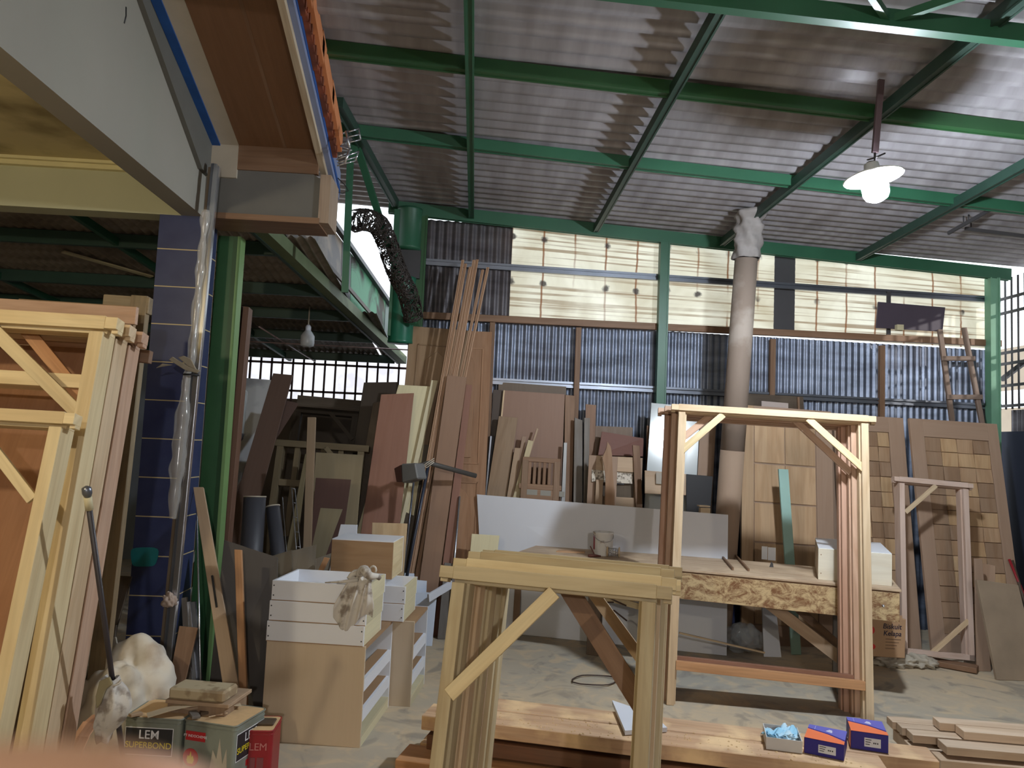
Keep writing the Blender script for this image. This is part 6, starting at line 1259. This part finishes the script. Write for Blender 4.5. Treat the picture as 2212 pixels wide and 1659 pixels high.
board('orange_batten', 'narrow orange batten standing before the large dark grey sheet', 'batten', (506, 1187), (521, 1188), (533, 1500), (516, 1500), 4.7, 4.86, .03, ORG)
bm = NB(); a = (424, 1060); tube(bm, [W(*a, Y=5.3), foot(a, (433, 1460), 4.6)], .006, 6); tag(obj('steel_rod', bm, ALU), 'thin shiny steel rod leaning between the green column and the slotted board', 'rod')
for k, (a, b, mt, lab) in enumerate((((399, 1291), (408, 1460), GRW, 'grey wooden one'), ((407, 1300), (420, 1468), ALU, 'silver one'), ((417, 1300), (430, 1470), GAL, 'dull steel one'))):
    bm = NB(); p = W(*a, Y=4.9); f_ = foot(a, b, 4.75+.03*k); bar(bm, f_, p, .03, .03, V((1, 0, 0))); tag(obj('short_profile', bm, mt), 'short profile standing before the green column, '+lab, 'profile', 'short profiles by the green column')
board('brown_board', 'trapezoid brown board leaning right of the wrapped profiles', 'board', (387, 1352), (427, 1356), (401, 1465), (368, 1455), 4.5, 4.68, .015, BRN)
for k, (a, b, c, e, yb, lab) in enumerate((((245, 1185), (258, 1186), (222, 1400), (204, 1400), 4.75, 'grey tall one beside the black broom pole'), ((253, 1243), (284, 1245), (232, 1420), (200, 1415), 4.6, 'dark wide one beside the black broom pole'), ((238, 1350), (252, 1350), (240, 1440), (222, 1440), 4.5, 'short one just above the sack'))):
    board('old_board', 'old board leaning on the navy column, '+lab, 'board', a, b, c, e, yb, yb+.25, .02, GRW if k == 0 else DRK, GX_)
bm = NB(); p = foot((245, 1360), (245, 1430), 4.7); lathe(bm, [(0, 0), (.045, 0), (.045, .42), (.04, .42), (.04, .01)], 16, Matrix.Translation(p)); tag(obj('grey_pipe', bm, plain('grey_pvc', srgb(110, 112, 112), .4)), 'short grey pipe standing behind the sack by the navy column', 'pipe')
board('white_offcut', 'small whitish board corner sticking up behind the sack', 'offcut', (226, 1384), (250, 1376), (258, 1420), (230, 1420), 4.5, 4.55, .012, PWH)
# black pole wrapped with rag
t = thing('pole_with_rag', 'black pole with taped top and a knotted rag at its foot', 'pole', foot((190, 1060), (243, 1480), 3.45))
P0 = W(189, 1070, Y=2.98); P1 = W(243, 1470, Y=3.36); P2 = foot((189, 1070), (262, 1610), 3.5)
bm = NB(); tube(bm, [P0, P1, P2], .011, 10); obj('black_tube', bm, plain('pole_black', srgb(46, 40, 44), .45), t)
bm = NB(); d_ = (P0-P1).normalized(); tube(bm, [P0-d_*.06, P0-d_*.005], .0145, 12); obj('tape_wrap', bm, CRM, t); bm = NB(); tube(bm, [P0-d_*.005, P0+d_*.01, P0+d_*.03, P0+d_*.038], [.012, .018, .017, .006], 12); obj('end_knob', bm, GAL, t)
bm = NB(); rows = []; n = 20; K0, K1 = W(240, 1462, Y=3.35), W(238, 1600, Y=3.40)
for i in range(25):
    tt = i/24; c = K0.lerp(K1, tt)+V((.02*math.sin(tt*5), -.01, 0)); r_ = (.018+.045*math.sin(min(1, tt*1.25)*2.6))*(1 if tt < .72 else 1-.4*(tt-.72)/.28) if tt > .06 else .03
    rows.append([bm.verts.new(c+V((math.cos(a)*r_*(1+.22*math.sin(a*4+tt*5)), math.sin(a)*r_*(1+.2*math.sin(a*5+1)), .008*math.sin(a*3)))) for a in [2*math.pi*k/n for k in range(n)]])
for i in range(24):
    for k in range(n): f = bm.faces.new((rows[i][k], rows[i][(k+1) % n], rows[i+1][(k+1) % n], rows[i+1][k])); f.smooth = True
bm.faces.new(rows[-1]); obj('knotted_rag', bm, CLOTH, t)
bm = NB(); q = [W(*p, Y=3.29) for p in ((236, 1462), (214, 1472), (206, 1505), (207, 1532), (216, 1522), (228, 1490), (243, 1478))]; extr(bm, q, V((0, .01, 0))); obj('cloth_corner', bm, plain('greenish_rag', srgb(140, 130, 100), .9), t, bevel=.003)
bm = NB(); c = W(243, 1474, Y=3.33); tube(bm, [c+V((.03*math.cos(a), .03*math.sin(a), .004*math.sin(2*a))) for a in [k*.5 for k in range(15)]], .004, 6); obj('string', bm, PWH, t)
# sack
sk = lump('cloth_sack', 'large dusty white sack slumped at the foot of the tiled column', 'sack', foot((252, 1400), (250, 1590), 4.22), .26, .2, .40, SACK, 6, .38, 3.2, None, 5)
sk.data.update()
for v_ in sk.data.vertices:
    q_ = v_.co; rr_ = 1-abs(noise.noise(q_*7+V((3, 1, 0))))*2; v_.co = q_ + v_.normal*(.022*rr_+.01*noise.noise(q_*19))
p_ = foot((255, 1400), (252, 1590), 4.05)
# curved orange veneer strip on the floor by the rag
bm = NB(); pts = [W(216, 1542, Y=3.62), W(196, 1560, Y=3.55), W(176, 1590, Y=3.5), W(160, 1625, Y=3.45)]
for i in range(3): bar(bm, pts[i], pts[i+1]+(pts[i+1]-pts[i]).normalized()*.004, .075, .006, V((1, 0, .3)))
bar(bm, pts[3], V((pts[3].x-.03, pts[3].y-.05, .0)), .075, .006, V((1, 0, .3))); tag(obj('veneer_strip', bm, wood('salmon_wood', srgb(204, 150, 110), .85)), 'curved salmon wood strip beside the knotted rag', 'strip')

# ================================================================== TIN CANS
REDL = plain('red_label', srgb(178, 34, 40), .45, var=.05); YELT = plain('yellow_ink', srgb(214, 196, 40), .5, var=.03); BLKL = plain('black_label', srgb(40, 40, 42), .5, var=.05)
def tin(label, FL, FRt, dep_, hgt, mat=TIN, top=DST):
    m, w_ = axes2(V((FL.x, FL.y, 0)), V((FRt.x, FRt.y, 0))); t = thing('glue_tin', label, 'tin', mtx=m); r_ = .02
    def rr(g): return [(x+sx*r_*(1-math.cos(a))*0+cxx, y) for x, y, sx, cxx in ()]
    pts = []
    for cx_, cy_, a0_ in ((w_-r_, r_, -90), (w_-r_, dep_-r_, 0), (r_, dep_-r_, 90), (r_, r_, 180)):
        for k in range(5): a = math.radians(a0_+k*22.5); pts.append((cx_+r_*math.cos(a), cy_+r_*math.sin(a)))
    bm = NB(); prism(bm, pts, 0, hgt-.004); obj('tin_body', bm, mat, t, True)
    bm = NB(); ring = [(w_/2+(x-w_/2)*1.01, dep_/2+(y-dep_/2)*1.01) for x, y in pts]; tube(bm, [V((x, y, hgt-.004)) for x, y in ring+ring[:1]], .004, 6, False); obj('rim', bm, mat, t, True)
    bm = NB(); prism(bm, [(w_/2+(x-w_/2)*.98, dep_/2+(y-dep_/2)*.98) for x, y in pts], hgt-.006, hgt-.002); obj('dusty_lid', bm, top, t, True, label='lid covered with sawdust')
    bm = NB(); ring = [(w_/2+(x-w_/2)*1.005, dep_/2+(y-dep_/2)*1.005) for x, y in pts]; tube(bm, [V((x, y, hgt*.93)) for x, y in ring+ring[:1]], .002, 5, False); obj('seam', bm, mat, t, True)
    return t, w_, dep_, hgt
zt_ = .36
t, w_, dp, hg = tin('dusty glue tin with black and yellow label facing front, left of the two big tins', W(270, 1547, Z=zt_), W(393, 1554, Z=zt_), .26, zt_)
bm = NB(); box(bm, w_*.04, w_*.86, -.002, -.0005, hg*.52, hg*.86); lb = obj('label', bm, BLKL, t, True, label='black label'); bm = NB(); box(bm, w_*.03, w_*.87, -.0012, -.0002, hg*.51, hg*.87); obj('label_border', bm, LAB, t, True)
text('LEM', lb, FACE(w_*.45, -.003, hg*.775), .058, LAB, bold=.0003); text('SUPERBOND', lb, FACE(w_*.45, -.003, hg*.64), .040, YELT, bold=.0002)
FLq, FRq = W(398, 1553, Z=zt_), W(509, 1569, Z=zt_)
t, w_, dp, hg = tin('dusty glue tin with red label and flame mark, right of the two big tins', FLq, FRq, .27, zt_)
bm = NB(); box(bm, w_*.06, w_*.44, -.002, -.0005, hg*.74, hg*.86); lb = obj('label', bm, REDL, t, True, label='red label'); text('PT INDOCHEMIE', lb, FACE(w_*.25, -.003, hg*.80), .017, LAB)
bm = NB(); prism(bm, [(w_*.18+.042*math.cos(a), hg*.52+.042*math.sin(a)) for a in [k*.3 for k in range(21)]], -.002, -.0005, V((0, 0, 1)), lambda p: V((p.x, p.z, p.y))); dsc = obj('flame_disc', bm, REDL, t, True, label='red disc')
bm = NB(); prism(bm, [(w_*.18+x*.022, hg*.51+z*.03) for x, z in ((-.6, -.8), (.6, -.8), (.9, -.2), (.5, .5), (.3, .1), (.0, 1.1), (-.3, .3), (-.7, .4), (-.9, -.3))], -.003, -.002, V((0, 0, 1)), lambda p: V((p.x, p.z, p.y))); obj('flame', bm, YELT, dsc, True)
bm = NB(); prism(bm, [(w_*.55, hg*.35), (w_*.9, hg*.35), (w_*.86, hg*.7), (w_*.8, hg*.5), (w_*.72, hg*.82), (w_*.68, hg*.55), (w_*.6, hg*.66)], -.002, -.0005, V((0, 0, 1)), lambda p: V((p.x, p.z, p.y))); obj('dust_smear', bm, PWH, t, True)
SIDE = lambda y, z, w__: basis(V((w__+.0025, y, z)), V((0, 1, 0)), V((0, 0, 1)), V((1, 0, 0)))
bm = NB(); box(bm, w_+.0002, w_+.0015, dp*.08, dp*.94, hg*.52, hg*.86); lb = obj('label', bm, BLKL, t, True, label='black side label'); bm = NB(); box(bm, w_+.0001, w_+.001, dp*.07, dp*.95, hg*.51, hg*.87); obj('label_border', bm, LAB, t, True)
text('LEM', lb, SIDE(dp*.5, hg*.775, w_), .058, LAB, bold=.0003); text('SUPERBOND', lb, SIDE(dp*.5, hg*.64, w_), .039, YELT, bold=.0002)
bm = NB(); box(bm, w_+.0002, w_+.0015, dp*.4, dp*.8, hg*.38, hg*.46); lb = obj('label', bm, REDL, t, True, label='red side label'); bm = NB(); box(bm, w_+.0002, w_+.0015, dp*.7, dp*.9, hg*.05, hg*.34); obj('label', bm, plain('blue_label', srgb(70, 60, 140), .5), t, True, label='violet side label')
t3, w3, dp3, hg3 = tin('red glue tin behind the big tins, next to the cabinet', W(530, 1577, Z=.30), W(590, 1578, Z=.30), .20, .30, RDP)
text('LEM', t3, FACE(w3*.5, -.003, .22), .05, plain('pale_pink_ink', srgb(186, 120, 120), .6))
for x_, ww in ((.22, .2), (.48, .24)):
    bm = NB(); box(bm, w3*x_, w3*(x_+ww), -.002, -.0005, .10, .17); obj('faded_print', bm, plain('faded_pink', srgb(120, 60, 66), .6), t3, True)
bm = NB(); box(bm, w3*.3, w3*.9, dp3*.3, dp3*.7, hg3, hg3+.012); obj('dust_clump', bm, DRK, t3, True, .004)
# veneers and shavings on the tins
def arcstrip(name, label, A, B, wd, sag, mat, group=None, n=14):
    bm = NB(); d_ = (B-A); s_ = V((-d_.y, d_.x, 0)).normalized(); pv = None
    P = [A+d_*(k/n)+V((0, 0, sag*math.sin(math.pi*k/n))) for k in range(n+1)]
    for k in range(n): a_, b_ = P[k], P[k+1]; hexa(bm, [a_-s_*wd/2, a_+s_*wd/2, a_+s_*wd/2+V((0, 0, .002)), a_-s_*wd/2+V((0, 0, .002)), b_-s_*wd/2, b_+s_*wd/2, b_+s_*wd/2+V((0, 0, .002)), b_-s_*wd/2+V((0, 0, .002))], d_.normalized())
    return tag(obj(name, bm, mat), label, 'strip', group)
arcstrip('veneer_strip', 'long bowed pale veneer strip lying over both big tins', W(318, 1546, Z=zt_+.012), W(520, 1522, Z=zt_+.012), .07, .03, wood('pale_veneer', srgb(210, 186, 146), .92, ring=.3))
G = 'wood scraps on top of the tins'
for a, b, wd, mt, lab in (((452, 1526), (486, 1533), .035, TAN, 'flat tan chip'), ((416, 1538), (424, 1550), .04, GRW, 'small grey block'), ((432, 1540), (462, 1536), .03, DRK, 'dark bark piece'), ((450, 1549), (492, 1540), .006, PAL, 'thin pale stick'), ((280, 1546), (306, 1540), .03, TAN, 'short curl on the left tin'), ((454, 1546), (488, 1545), .006, BRN, 'thin brown stick')):
    p, q_ = W(*a, Z=zt_+.012), W(*b, Z=zt_+.012); bm = NB(); bar(bm, p, q_, .014 if wd > .02 else .005, wd, V((0, 0, 1))); tag(obj('wood_scrap', bm, mt, bevel=.002), lab+' lying on the big glue tins', 'scrap', G)
# dusty block on a box behind the tins
FLb = W(362, 1518, Y=4.0); FRb2 = W(486, 1530, Y=3.95); hb = W(420, 1500, Y=4.0).z
t, w_, dp, hg = ubox('low_box', 'low wooden box behind the tins carrying the dusty foam block', 'box', V((FLb.x, FLb.y, 0)), V((FRb2.x, FRb2.y, 0)), .24, hb-.045)
bm = NB(); box(bm, 0, w_, 0, .24, 0, hg); obj('box_body', bm, wood('box_tan', srgb(156, 128, 100), .85), t, True, .002); bm = NB(); box(bm, -.01, w_+.02, -.005, .25, hg, hg+.018); obj('box_lid', bm, TAN, t, True, .002)
mm = t.matrix_world; bm = NB(); box(bm, .0, w_*.97, .0, .15, hg+.019, hg+.075); bmesh.ops.transform(bm, matrix=mm, verts=bm.verts)
o = tag(obj('foam_block', bm, spot_mat('dusty_foam', srgb(188, 172, 140), srgb(140, 118, 90), 12), bevel=.01), 'dusty cream slab with dark edge lying on the low box behind the tins', 'block')
bm = NB(); c = mm @ V((.05, -.012, hg-.02)); tube(bm, [c, c+V((.03, -.005, .012)), c+V((.07, 0, .0)), c+V((.11, 0, .01))], .009, 8); tag(obj('curled_shaving', bm, TAN), 'curled wood shaving hanging at the front of the low box', 'shaving')

# ================================================================== THE PHOTOGRAPHER'S FINGER AT THE LENS
SKIN = plain('skin', srgb(200, 156, 126), .5, var=.06, scale=60)
def cw(px, py, dist): v = ray(px, py); return V((0, 0, EYE))+v.normalized()*dist
t = None
bm = NB()
def skinned(chains, name, mat):
    me = bpy.data.meshes.new(name); vs, es, rs = [], [], []
    for ch in chains:
        base_ = len(vs) if ch[0][0] is not None else None; prev = ch[0][2] if ch[0][0] is None else None
        for (p, r_, *_) in ch:
            if p is None: continue
            vs.append(p); rs.append(r_); i = len(vs)-1
            if prev is not None: es.append((prev, i))
            prev = i
    me.from_pydata(vs, es, []); o = bpy.data.objects.new(name, me); COL.objects.link(o)
    m_ = o.modifiers.new('skin', 'SKIN'); sv = me.skin_vertices[0] if me.skin_vertices else None
    if sv is None: 
        bpy.context.view_layer.update()
    for i, r_ in enumerate(rs): me.skin_vertices[0].data[i].radius = (r_, r_*.92)
    me.skin_vertices[0].data[0].use_root = True
    s_ = o.modifiers.new('sub', 'SUBSURF'); s_.levels = 2; s_.render_levels = 2
    return o
try:
    K = lambda px, py, d_: cw(px, py, d_)
    wrist = K(-2300, 2900, .23); palm = K(-1500, 2450, .17); kn = K(-900, 2080, .125)
    chains = [[(wrist, .026), (palm, .026), (kn, .013), (K(-480, 1850, .105), .0088), (K(-60, 1765, .096), .0078), (K(230, 1748, .092), .0070), (K(420, 1750, .090), .0052)],
              [(None, 0, 1), (K(-1150, 2350, .135), .013), (K(-800, 2250, .115), .009), (K(-520, 2180, .11), .008), (K(-300, 2200, .11), .007)],
              [(None, 0, 1), (K(-1250, 2600, .15), .013), (K(-950, 2560, .125), .009), (K(-700, 2500, .12), .008), (K(-520, 2500, .12), .007)],
              [(None, 0, 1), (K(-1450, 2800, .165), .011), (K(-1200, 2830, .14), .008), (K(-1000, 2800, .13), .0068)],
              [(None, 0, 1), (K(-1700, 2250, .20), .013), (K(-1350, 1950, .2), .010), (K(-1100, 1800, .2), .0085)]]
    o = skinned(chains, 'hand_body', SKIN)
    bpy.context.view_layer.update(); dg = bpy.context.evaluated_depsgraph_get(); me = bpy.data.meshes.new_from_object(o.evaluated_get(dg))
    bpy.data.objects.remove(o); me.name = 'person'; me.materials.clear(); me.materials.append(SKIN)
    for p in me.polygons: p.use_smooth = True
    o = bpy.data.objects.new('person', me); COL.objects.link(o); ORGN[o.name] = Matrix()
    tag(o, "person's blurred fingertip reaching in at the bottom left corner, close to the lens", 'person')
    bm = NB(); c = K(330, 1722, .0885); u_ = (K(420, 1722, .0885)-c).normalized(); v_ = V((0, 0, 1))
    n_ = u_.cross(v_).normalized()
    prism(bm, [(c.x, c.z)], 0, 0) if False else None
    pts = [c+u_*(.0062*math.cos(a))+v_*(.0035*math.sin(a)) for a in [k*.4488 for k in range(14)]]; extr(bm, pts, n_*-.0006); obj('fingernail', bm, plain('nail', srgb(226, 186, 166), .3), o)
except Exception as ex:
    print('HAND', ex)

# turn lettering curves into plain meshes
bpy.context.view_layer.update(); dg = bpy.context.evaluated_depsgraph_get()
for o in [o for o in COL.objects if o.type == 'FONT']:
    me = bpy.data.meshes.new_from_object(o.evaluated_get(dg)); n = bpy.data.objects.new('lettering', me); COL.objects.link(n); n.parent = o.parent; n.matrix_local = o.matrix_local.copy()
    if not me.materials: me.materials.append(o.data.materials[0])
    bpy.data.objects.remove(o)
